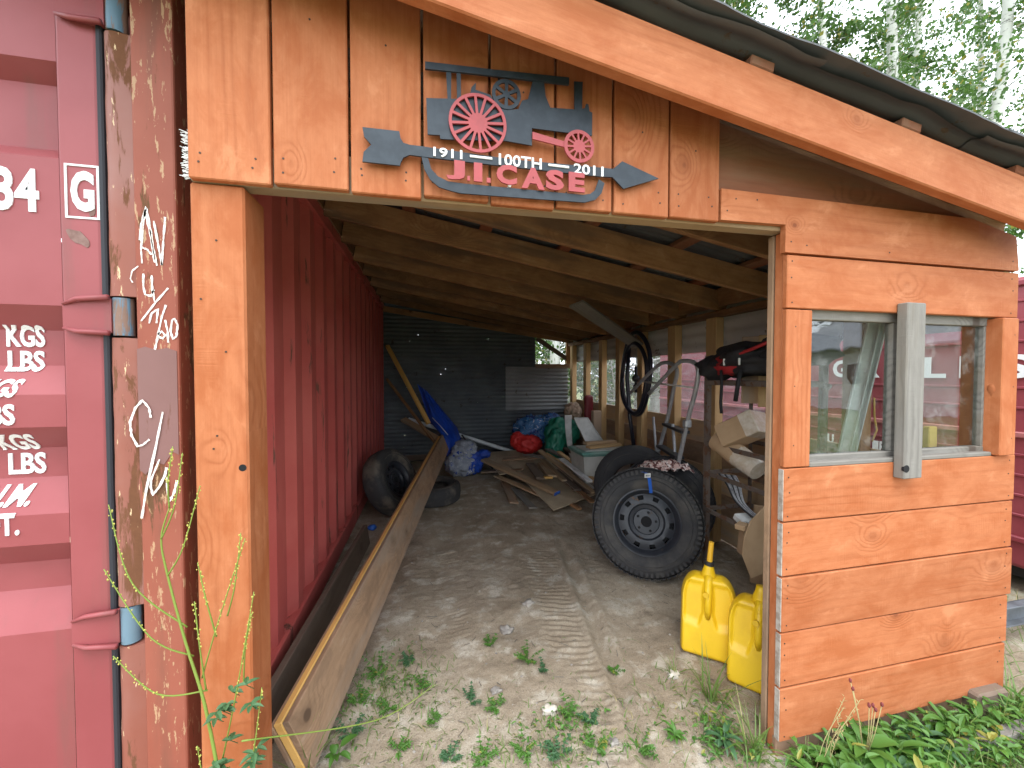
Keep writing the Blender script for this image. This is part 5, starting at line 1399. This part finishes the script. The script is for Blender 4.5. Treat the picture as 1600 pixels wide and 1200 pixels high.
# ================================================================== STONES
for (x, y, r, m, lb) in ((.685, 2.625, .035, 'stone', 'small grey stone in the middle of the sandy track'), (.57, 1.772, .036, 'stone_pale', 'pale cream stone among the weeds at the shed opening'),
                         (.336, 1.954, .026, 'stone', 'round grey stone left of the pale stone'), (.49, 2.43, .045, 'stone', 'flat dark stone in the scuffed hollow'),
                         (1.30, 1.83, .03, 'stone_pale', 'pale stone in the grass near the yellow cans'), (.80, 1.55, .024, 'stone', 'small dark stone beside the right tyre track')):
    h = gz(x, y)
    tag(wobj('stone', MB().blob((x, y, h + r * .25), (r, r * .8, r * .5), .7, 1.6, x * 9, 3), M[m], (x, y, h), smooth=True), lb, 'stone')
# loose pebbles, bark and twigs
pr = random.Random(3); mb = MB()
for _ in range(420):
    x = pr.uniform(-.6, 2.0); y = 1.25 + 3.2 * pr.random() ** 1.6; r = .003 + .008 * pr.random() ** 3
    h = gz(x, y)
    bm_v = [(x + r * a, y + r * b, h + r * c) for a, b, c in ((1, 0, 0), (0, 1, .1), (-1, .2, 0), (.1, -1, 0), (0, 0, .8))]
    mb.add(bm_v, [(0, 1, 4), (1, 2, 4), (2, 3, 4), (3, 0, 4)])
o = wobj('pebbles', mb, M['stone'], (.7, 2.0, 0)); tag(o, 'loose pebbles scattered over the sandy ground', 'pebbles', kind='stuff')
mb = MB()
for _ in range(150):
    x = pr.uniform(-.45, 1.9); y = 1.25 + 2.0 * pr.random() ** 1.3; a = pr.uniform(0, 6.28); l = pr.uniform(.015, .07); h = gz(x, y) + .004
    mb.tube([(x, y, h), (x + l * math.cos(a), y + l * math.sin(a), h + pr.uniform(0, .008))], pr.uniform(.0008, .0022), 4)
o = wobj('twigs', mb, M['darkbark'], (.7, 2.0, 0)); tag(o, 'dark twigs and dry stalks littering the sand', 'twigs', kind='stuff')

# ================================================================== WEEDS
def leaf_blade(mb, p, dirv, L, W, droop=.5, n=5, fold=.25, tip=1.6, rr=RNG):
    """a leaf with a midrib fold, drooping towards its tip"""
    d = Vector(dirv).normalized(); s = d.cross(Vector((0, 0, 1)))
    if s.length < .05: s = Vector((1, 0, 0))
    s.normalize(); P = []; q = Vector(p); dd = d.copy()
    for i in range(n + 1):
        t = i / n
        w = W * (math.sin(math.pi * min(1, t ** .75 * .97 + .03)) ** .8) * (1 if t < .97 else .1) + W * .04
        up = s.cross(dd).normalized()
        P += [q + s * w * .5 + up * w * fold, q.copy(), q - s * w * .5 + up * w * fold]
        dd = (dd + Vector((0, 0, -droop / n))).normalized(); q = q + dd * L / n
    fs = []
    for i in range(n):
        a = 3 * i
        fs += [(a, a + 1, a + 4, a + 3), (a + 1, a + 2, a + 5, a + 4)]
    mb.add(P, fs)
def grass_blade(mb, p, d, L, W, droop, n=4):
    d = Vector(d).normalized(); s = d.cross(Vector((0, 0, 1)))
    if s.length < .05: s = Vector((1, 0, 0))
    s.normalize(); q = Vector(p); P = []
    for i in range(n + 1):
        w = W * (1 - (i / n) ** 1.5) + .0004
        P += [q + s * w / 2, q - s * w / 2]
        d = (d + Vector((0, 0, -droop / n))).normalized(); q = q + d * L / n
    mb.add(P, [(2 * i, 2 * i + 1, 2 * i + 3, 2 * i + 2) for i in range(n)])
def tuft(name, label, x, y, n, L, spread, seed, m='grass', cat='grass tuft', group=None, W=.006):
    r = random.Random(seed); h = gz(x, y); mb = MB()
    for _ in range(n):
        a = r.uniform(0, 6.28); e = r.uniform(.25, 1.2) * spread
        l = L * r.uniform(.5, 1.1)
        grass_blade(mb, (x + r.gauss(0, .018), y + r.gauss(0, .018), h - .005), (math.cos(a) * e, math.sin(a) * e, 1), l, W * r.uniform(.6, 1.2), r.uniform(.6, 2.0), 5)
    return tag(wobj(name, mb, M[m], (x, y, h)), label, cat, group)
def rosette(name, label, x, y, n, L, W, seed, m='weed', rise=.7, group=None, cat='weed', stalks=0):
    r = random.Random(seed); h = gz(x, y)
    t = thing(name, label, cat, (x, y, h), group)
    for i in range(n):
        a = 2.4 * i + r.uniform(-.3, .3); l = L * r.uniform(.45, 1.15)
        mb = MB(); e = rise * r.uniform(.5, 1.5)
        st = Vector((math.cos(a) * .25, math.sin(a) * .25, e)).normalized() * l * .45
        mb.tube([(0, 0, 0), st * .6, st], [.0025, .002, .0016], 5)
        leaf_blade(mb, st, (math.cos(a), math.sin(a), e * .9), l * .75, W * r.uniform(.55, 1.1), r.uniform(.5, 1.5), 7, r.uniform(.1, .35))
        obj('leaf', mb, M[m], t, smooth=True)
    for k in range(stalks):
        mb = MB(); a = r.uniform(0, 6.28); z = r.uniform(.2, .34)
        tipp = Vector((math.cos(a) * .05, math.sin(a) * .05, z))
        mb.tube([(0, 0, 0), tipp * .5 + Vector((.01, 0, 0)), tipp], .0016, 5)
        sk = obj('stalk', mb, M['drystem'], t, smooth=True)
        obj('seed_head', MB().blob(tipp, (.006, .006, .010), .3, 4, k, 2), M['redseed'], sk, smooth=True)
    return t
def sprig(name, label, x, y, n, L, seed, m='weed', group=None):
    """low clover-like weed: thin stems with leaflets in threes"""
    r = random.Random(seed); h = gz(x, y); mb = MB()
    for i in range(n + 3):
        a = r.uniform(0, 6.28); l = L * r.uniform(.4, 1.15); e = r.uniform(.3, 1.6)
        tip = Vector((x + math.cos(a) * l * .8, y + math.sin(a) * l * .8, h + l * e * .55))
        mb.tube([(x, y, h), (Vector((x, y, h)) + tip) / 2 + Vector((0, 0, l * .12)), tip], .0011, 4)
        for s in range(4):
            f = 1 - .22 * s; c_ = Vector((x, y, h)).lerp(tip, f) + Vector((0, 0, l * .1 * (1 - f)))
            for j in (-1, 0, 1):
                aa = a + j * 1.1
                leaf_blade(mb, c_, (math.cos(aa), math.sin(aa), .5), r.uniform(.010, .024), r.uniform(.005, .010), .7, 3)
    return tag(wobj(name, mb, M[m], (x, y, h)), label, 'weed', group)

# tall sweet-clover by the left post
tc = thing('tall_weed', 'tall branching green weed with yellow seed stalks growing before the left post', 'weed', (-.565, 1.24, 0))
S0 = [(-.565, 1.24, 0), (-.58, 1.25, .30), (-.61, 1.26, .46), (-.655, 1.28, .677), (-.705, 1.29, .861), (-.752, 1.30, 1.06), (-.766, 1.30, 1.17), (-.744, 1.30, 1.26)]
obj('main_stem', MB().tube(smooth_path([Vector(p) for p in S0]), [.0062 - .0045 * i / 35 for i in range(36)], 7), M['stem'], tc, smooth=True, world=True)
sr = random.Random(31)
def raceme(p0, p1, p2, seeds=True, dens=22):
    p0, p1, p2 = Vector(p0), Vector(p1), Vector(p2)
    path = smooth_path([p0, p1, p2], 8)
    st = obj('branch', MB().tube(path, [.0026 - .0014 * i / len(path) for i in range(len(path))], 5), M['stem'], tc, smooth=True, world=True)
    if seeds:
        mb = MB()
        for i in range(dens):
            t = .45 + .55 * i / dens; q = path[min(len(path) - 1, int(t * (len(path) - 1)))].lerp(path[min(len(path) - 1, int(t * (len(path) - 1)) + 1)], (t * (len(path) - 1)) % 1)
            q = q + Vector((sr.uniform(-.005, .005), sr.uniform(-.005, .005), sr.uniform(-.004, .004)))
            r_ = sr.uniform(.0016, .0030)
            mb.add([q + Vector(v) * r_ for v in ((1, 0, 0), (-1, 0, 0), (0, 1, 0), (0, -1, 0), (0, 0, 1.5), (0, 0, -1.5))],
                   [(0, 2, 4), (2, 1, 4), (1, 3, 4), (3, 0, 4), (2, 0, 5), (1, 2, 5), (3, 1, 5), (0, 3, 5)])
        sp = obj('seed_spike', mb, M['seed'], st)
        for v in sp.data.vertices: v.co = v.co - tc.location
    return st
Yw = 1.3
for a, b, c_ in (((-.766, Yw, 1.17), (-.72, Yw - .02, 1.27), (-.708, Yw, 1.42)), ((-.744, Yw, 1.26), (-.74, Yw - .01, 1.34), (-.732, Yw, 1.44)), ((-.752, Yw, 1.06), (-.70, Yw - .02, 1.15), (-.665, Yw, 1.32)),
                 ((-.705, Yw, .90), (-.82, Yw - .03, 1.06), (-.892, Yw, 1.28)), ((-.69, Yw, .81), (-.78, Yw - .03, .90), (-.90, Yw - .01, 1.10)), ((-.655, Yw, .70), (-.76, Yw - .04, .74), (-.87, Yw - .03, .86)),
                 ((-.67, Yw, .74), (-.62, Yw - .02, .90), (-.54, Yw - .02, 1.16)), ((-.63, Yw, .86), (-.65, Yw - .01, .98), (-.675, Yw, 1.09)), ((-.60, Yw, .92), (-.57, Yw - .02, 1.02), (-.56, Yw, 1.17)),
                 ((-.62, Yw, .48), (-.56, Yw - .04, .72), (-.515, Yw - .03, 1.0)), ((-.56, Yw, .70), (-.54, Yw - .03, .84), (-.525, Yw - .02, .93)), ((-.58, Yw, .30), (-.52, Yw - .05, .50), (-.49, Yw - .05, .72)), ((-.66, Yw, .70), (-.665, Yw - .02, .86), (-.68, Yw - .01, .98)), ((-.60, Yw, .45), (-.65, Yw - .03, .46), (-.67, Yw - .03, .56))):
    raceme(a, b, c_)
raceme((-.55, 1.26, .56), (-.2, 1.50, .34), (.02, 1.60, .36), False)
for i in range(26):
    q = Vector((sr.uniform(-.64, -.50), 1.25 + sr.uniform(-.03, .03), sr.uniform(.10, .74)))
    mb = MB(); a = sr.uniform(0, 6.28)
    for j in (-1, 0, 1): leaf_blade(mb, q, (math.cos(a + j * 1.2), math.sin(a + j * 1.2), .2), sr.uniform(.026, .042), sr.uniform(.012, .018), .4, 3)
    mb.tube([q, q + Vector((.012, .02, -.03))], .001, 4)
    obj('leaf', mb, M['weed_dark'], tc, world=True)

G1 = 'small weeds sprouting in the shed opening'
mids = [(.552, 2.116, 9, .10), (-.28, 2.19, 8, .10), (-.12, 2.26, 5, .07), (.20, 1.92, 5, .06), (.32, 1.85, 5, .06), (.67, 1.73, 7, .08), (.75, 1.69, 6, .06), (-.20, 1.95, 5, .07), (-.36, 2.02, 6, .07), (.02, 1.84, 4, .05),
        (.40, 1.60, 8, .08), (.55, 1.56, 8, .09), (.22, 1.60, 6, .07), (.08, 1.64, 5, .06), (-.36, 1.84, 6, .08), (-.14, 1.72, 5, .06), (.72, 1.55, 7, .09), (1.02, 1.95, 4, .05), (.36, 2.3, 4, .05), (-.05, 2.05, 5, .06), (.92, 1.52, 8, .09), (.62, 2.02, 4, .05)]
sprig('leafy_weed', 'largest leafy green weed in the middle of the sandy track', *mids[0], 41)
sprig('leafy_weed', 'spreading green weed beside the long beam', *mids[1], 42)
ords = ['leftmost', 'second from the left', 'third from the left', 'fourth from the left', 'fifth from the left', 'sixth from the left', 'seventh from the left', 'eighth from the left', 'ninth from the left']
rows_w = {'nearest': [], 'middle': [], 'farthest': []}
for q in mids[2:]: rows_w['nearest' if q[1] < 1.68 else 'middle' if q[1] < 1.94 else 'farthest'].append(q)
k_ = 0
for rn, qs in rows_w.items():
    for i, q in enumerate(sorted(qs, key=lambda q: q[0] / q[1])):
        sprig('small_weed', ords[i] + ' small green weed of the ' + rn + ' row in the sand', *q, 50 + k_, 'weed' if k_ % 3 else 'weed_dark', G1)
        k_ += 1
tuft('grass_tuft', 'tall green grass tuft in front of the yellow cans', 1.40, 1.66, 26, .28, .55, 3, 'grass', W=.008)
tuft('grass_tuft', 'thin grass tuft left of the yellow cans', 1.30, 1.83, 16, .16, .7, 4)
tuft('grass_tuft', 'grass tuft at the foot of the left post', -.52, 1.68, 22, .22, .6, 5)
tuft('grass_tuft', 'dry grass tuft beside the near end of the long beam', -.24, 2.1, 14, .14, .9, 6)
tuft('grass_tuft', 'long grass growing at the foot of the door jamb', 1.36, 1.36, 30, .30, .6, 7, W=.008)
tuft('grass_tuft', 'grass tuft at the lower right under the shed corner', 2.86, 1.30, 40, .30, .8, 8, W=.008)
tuft('grass_tuft', 'green grass beside the timber block', 2.60, 1.20, 34, .24, .8, 9, W=.007)
# broad-leaved plants along the foot of the panel
ros = [(1.62, 1.21, 24, .135, .042, 'broad-leaved weed at the left foot of the panel', 0), (1.80, 1.24, 26, .16, .052, 'largest broad-leaved weed with dark red seed heads under the window', 6), (1.95, 1.22, 24, .14, .034, 'bright green leafy weed right of the seed heads', 0),
       (2.12, 1.24, 24, .14, .03, 'leafy weed under the middle of the panel skirt', 0), (2.30, 1.25, 22, .14, .03, 'leafy weed left of the timber block', 0), (2.47, 1.24, 20, .13, .026, 'narrow-leaved weed before the timber block', 0),
       (1.50, 1.18, 18, .11, .03, 'low leafy weed below the door jamb at the bottom edge', 0), (1.27, 1.43, 16, .10, .022, 'leafy weed at the bottom edge between the track and the door jamb', 0), (1.08, 1.50, 14, .085, .022, 'small leafy weed at the bottom edge beside the right tyre track', 0),
       (-.40, 1.74, 8, .10, .035, 'bright yellow-green leafy weed at the near end of the long beam', 0), (1.70, 1.18, 22, .11, .032, 'leafy weed at the bottom edge below the largest broad-leaved weed', 0), (1.88, 1.17, 22, .10, .028, 'second low weed from the left along the bottom right edge', 0), (2.05, 1.18, 20, .10, .026, 'low weed at the bottom edge left of the pale plank', 0)]
for i, (x, y, n, L, W, lb, stk) in enumerate(ros): rosette('broadleaf_weed', lb, x, y, n, L, W, 70 + i, 'weed' if i % 4 != 3 else 'weed_dark', stalks=stk)
# low leafy ground cover between the bigger weeds
cv = random.Random(77); mb = MB()
def cover(n, fx, fy, L, W, zmax):
    for _ in range(n):
        x, y = fx(), fy(); h = gz(x, y)
        if noise.noise(Vector((x * 7, y * 9, 3))) < -.12: continue
        z = h + zmax * cv.random() ** 1.4; a = cv.uniform(0, 6.28)
        q = Vector((x + cv.gauss(0, .015), y + cv.gauss(0, .015), z))
        mb.tube([(x, y, h - .003), q], .0009, 3)
        leaf_blade(mb, q, (math.cos(a), math.sin(a), cv.uniform(-.1, .9)), L * cv.uniform(.5, 1.2), W * cv.uniform(.5, 1.2), cv.uniform(.3, 1.2), 4)
cover(1500, lambda: cv.uniform(1.47, 2.95), lambda: cv.uniform(1.06, 1.295), .055, .022, .10)
cover(260, lambda: cv.gauss(1.30, .09), lambda: cv.gauss(1.44, .09), .035, .012, .06)
cover(200, lambda: cv.gauss(-.24, .12), lambda: cv.gauss(2.08, .12), .022, .009, .05)
cover(160, lambda: cv.gauss(.62, .10), lambda: cv.gauss(1.66, .08), .025, .011, .04)
o = wobj('weed_cover', mb, M['weed'], (2.0, 1.2, 0)); tag(o, 'low leafy weeds covering the soil along the shed foot', 'weeds', kind='stuff')
# pale dry seed stalks by the jamb
mb = MB()
for k in range(5):
    x = 1.54 + .02 * k; p0 = Vector((x, 1.24, 0)); p2 = Vector((x + sr.uniform(-.05, .12), 1.2, sr.uniform(.22, .36)))
    mb.tube(smooth_path([p0, (p0 + p2) / 2 + Vector((-.02, 0, .02)), p2]), .0014, 4)
    for t in np.linspace(.5, 1, 12):
        q = p0.lerp(p2, float(t)); leaf_blade(mb, q, (sr.uniform(-1, 1), sr.uniform(-1, 1), .8), .016, .005, .2, 2)
tag(wobj('seed_stalks', mb, M['drystem'], (1.56, 1.24, 0)), 'pale dry seed stalks against the lowest orange board', 'weed')
# rough grass as cover
gr = random.Random(12); mb = MB()
def scatter(n, fx, fy, L, ok=None):
    for _ in range(n):
        x, y = fx(), fy()
        if ok and not ok(x, y): continue
        a = gr.uniform(0, 6.28); e = gr.uniform(.2, 1.1)
        grass_blade(mb, (x, y, gz(x, y) - .004), (math.cos(a) * e, math.sin(a) * e, 1), L * gr.uniform(.4, 1.2), gr.uniform(.003, .006), gr.uniform(.5, 1.8), 3)
scatter(2600, lambda: gr.uniform(1.45, 4.2), lambda: gr.uniform(.75, 1.30), .15)
scatter(2200, lambda: gr.uniform(1.45, 3.2), lambda: gr.uniform(1.0, 1.31), .09)
scatter(420, lambda: gr.uniform(2.85, 4.2), lambda: gr.uniform(1.2, 2.6), .2)
scatter(700, lambda: gr.gauss(.55, .5), lambda: gr.gauss(1.60, .10), .05)
scatter(520, lambda: gr.gauss(-.18, .16), lambda: gr.gauss(2.05, .18), .06)
scatter(200, lambda: gr.gauss(1.25, .15), lambda: gr.gauss(1.5, .25), .09)
scatter(140, lambda: gr.gauss(.55, .35), lambda: gr.gauss(1.8, .2), .04)
scatter(150, lambda: gr.uniform(-1.6, -.4), lambda: gr.uniform(1.1, 1.4), .16)
scatter(2600, lambda: gr.uniform(2.9, 14), lambda: gr.uniform(3, 16), .4)
scatter(2200, lambda: gr.uniform(-3, 6), lambda: gr.uniform(7.7, 14), .4)
o = wobj('grass_cover', mb, M['grass'], (2, 2, 0)); tag(o, 'rough grass growing along the shed foot and round it', 'grass', kind='stuff')

# ================================================================== TREES
def aspen_meshes(seed, Hh=15.0, leaves=3600, lo=.22):
    r = random.Random(seed)
    tr_ = MB(); pts = []; rs = []
    for i in range(13):
        t = i / 12
        pts.append(Vector((.35 * noise.noise(Vector((seed, t * 2.2, 0))), .35 * noise.noise(Vector((seed, t * 2.2, 9))), t * Hh))); rs.append(.165 * (1 - t) ** .6 + .012)
    tr_.tube(pts, rs, 10)
    cr = MB(); tips = []
    for k in range(34):
        t = lo + (.97 - lo) * k / 33; i = int(t * 12); p = pts[i].lerp(pts[min(12, i + 1)], t * 12 - i)
        a = r.uniform(0, 6.28); l = (1 - t) * 2.2 + .6; l *= r.uniform(.6, 1.15)
        e = p + Vector((math.cos(a) * l, math.sin(a) * l, l * r.uniform(.1, .65)))
        mid = (p + e) / 2 + Vector((0, 0, -.08 * l))
        tr_.tube([p, mid, e], [.022 * (1.1 - t) + .008, .014 * (1.1 - t) + .006, .004], 5)
        for s in range(5):
            b0_ = p.lerp(e, r.uniform(.3, 1)); b1_ = b0_ + Vector((r.gauss(0, .35), r.gauss(0, .35), r.gauss(.05, .25)))
            tr_.tube([b0_, b1_], .004, 3); tips += [b1_, b0_.lerp(b1_, .6)]
        tips.append(e)
    for _ in range(leaves):
        c_ = r.choice(tips); q = c_ + Vector((r.gauss(0, .13), r.gauss(0, .13), r.gauss(0, .11)))
        s = r.uniform(.035, .062)
        u = Vector((r.gauss(0, 1), r.gauss(0, 1), r.gauss(0, 1))).normalized(); w = u.cross(Vector((r.gauss(0, 1), r.gauss(0, 1), r.gauss(0, 1)))).normalized()
        cr.add([q - u * s, q + w * s * .8, q + u * s * 1.1, q - w * s * .8], [(0, 1, 2, 3)])
    return me_from('aspen_trunk', tr_, M['bark'], smooth=True), me_from('aspen_crown', cr, M['leaf'])
variants = [aspen_meshes(3, 15, 7000), aspen_meshes(8, 14, 14000, .16), aspen_meshes(15, 16, 7000, .26)]
bushv = [aspen_meshes(22, 6.5, 7000, .06), aspen_meshes(27, 7.5, 7000, .06)]
def aspen(label, x, y, v, rz, s=1.0, group=None, bush=False, wd=1.0):
    t = thing('aspen_tree', label, 'tree', (x, y, 0), group, rot=(0, 0, rz))
    t.scale = (s * wd, s * wd, s)
    tm, cm = (bushv if bush else variants)[v]
    link(bpy.data.objects.new('trunk', tm), t); link(bpy.data.objects.new('crown', cm), t)
    return t
aspen('thickest white aspen trunk at the right edge above the roof', 18.3, 9.3, 0, .3, 1.35)
aspen('slim dark aspen just left of the thickest white trunk', 20.4, 10.7, 2, 1.9, 1.3, wd=.7)
aspen('leaning white aspen trunk above the roof slope', 14.4, 9.6, 2, 2.2, 1.25)
aspen('second slim white aspen right of the leaning trunk', 17.4, 10.6, 0, 3.6, 1.25, wd=.8)
aspen('leafy aspen above the roof left of the bare trunks', 12.6, 10.6, 1, 4.4, 1.2)
aspen('leafy aspen at the top where the roof leaves the picture', 10.2, 11.4, 1, 1.1, 1.25)
G2 = 'aspens in the wood behind the shed'
for i, (x, y) in enumerate(((9.0, 12.8), (13.0, 14.5), (7.0, 14), (4.2, 15), (1.8, 16), (5.6, 17.5), (9, 18), (-1, 17), (23, 15))):
    aspen('aspen tree in the wood behind the shed', x, y, i % 3, i * 1.7, 1.1 + .04 * (i % 5), G2)
G3 = 'young bushy aspens behind the shed'
for i, (x, y) in enumerate(((13.6, 11.6), (17.4, 12.0), (20.0, 11.8), (22.5, 12.4), (6.6, 11.2), (4.4, 11.8), (2.6, 11.6), (8.0, 12.6), (3.4, 10.0), (5.2, 9.6), (11.5, 13.0))):
    aspen('young bushy aspen in the undergrowth behind the shed', x, y, i % 2, i * 2.1, 1.0 + .06 * (i % 4) + (.5 if i < 4 else 0), G3, True)

# ================================================================== THINGS BEHIND THE CAMERA, SEEN ONLY IN THE WINDOW PANES
def spruce(label, x, y, H_, seed):
    r = random.Random(seed); t = thing('spruce_tree', label, 'tree', (x, y, 0))
    obj('trunk', MB().tube([(0, 0, 0), (0, 0, H_ * .5), (0, 0, H_)], [.18, .11, .02], 8), M['darkbark'], t, smooth=True)
    mb = MB()
    for k in range(int(H_ * 30)):
        z = H_ * (.08 + .92 * r.random()); R_ = (H_ - z) / H_ * H_ * .26 + .15; a = r.uniform(0, 6.28)
        for s in range(9):
            f = r.uniform(.25, 1); q = Vector((math.cos(a) * R_ * f, math.sin(a) * R_ * f, z - R_ * f * .35 + r.gauss(0, .05))); a2 = a + r.gauss(0, .5)
            leaf_blade(mb, q, (math.cos(a2), math.sin(a2), -.25), r.uniform(.2, .38), .09, .4, 2)
    obj('crown', mb, M['spruce'], t)
spruce('dark spruce mirrored in the left window pane', 26, -16.7, 12, 4)
hs_ = thing('grey_roofed_house', 'grey roofed building mirrored in the right window pane', 'building', (24, -8, 0))
obj('wall', MB().box((24, -8, 1.5), (9, 12, 3.0)), M['house'], hs_, world=True)
obj('roof', MB().add([(18.9, -14.6, 2.9), (18.9, -1.4, 2.9), (24, -1.4, 5.6), (24, -14.6, 5.6), (29.1, -14.6, 2.9), (29.1, -1.4, 2.9), (18.9, -14.6, 2.8), (18.9, -1.4, 2.8), (29.1, -14.6, 2.8), (29.1, -1.4, 2.8)],
    [(0, 3, 2, 1), (3, 4, 5, 2), (1, 2, 5, 9, 7), (0, 6, 8, 4, 3), (0, 1, 7, 6), (4, 8, 9, 5)]), M['roof_grey'], hs_, world=True)
for y in (-11, -5): 
    f = obj('window', MB().box((19.48, y, 1.7), (.06, 1.4, 1.1)), M['white_plastic'], hs_, world=True)
    p = obj('pane', MB().box((19.44, y, 1.7), (.04, 1.25, .95)), M['dark_glass'], f)
    for v in p.data.vertices: v.co = v.co - hs_.location
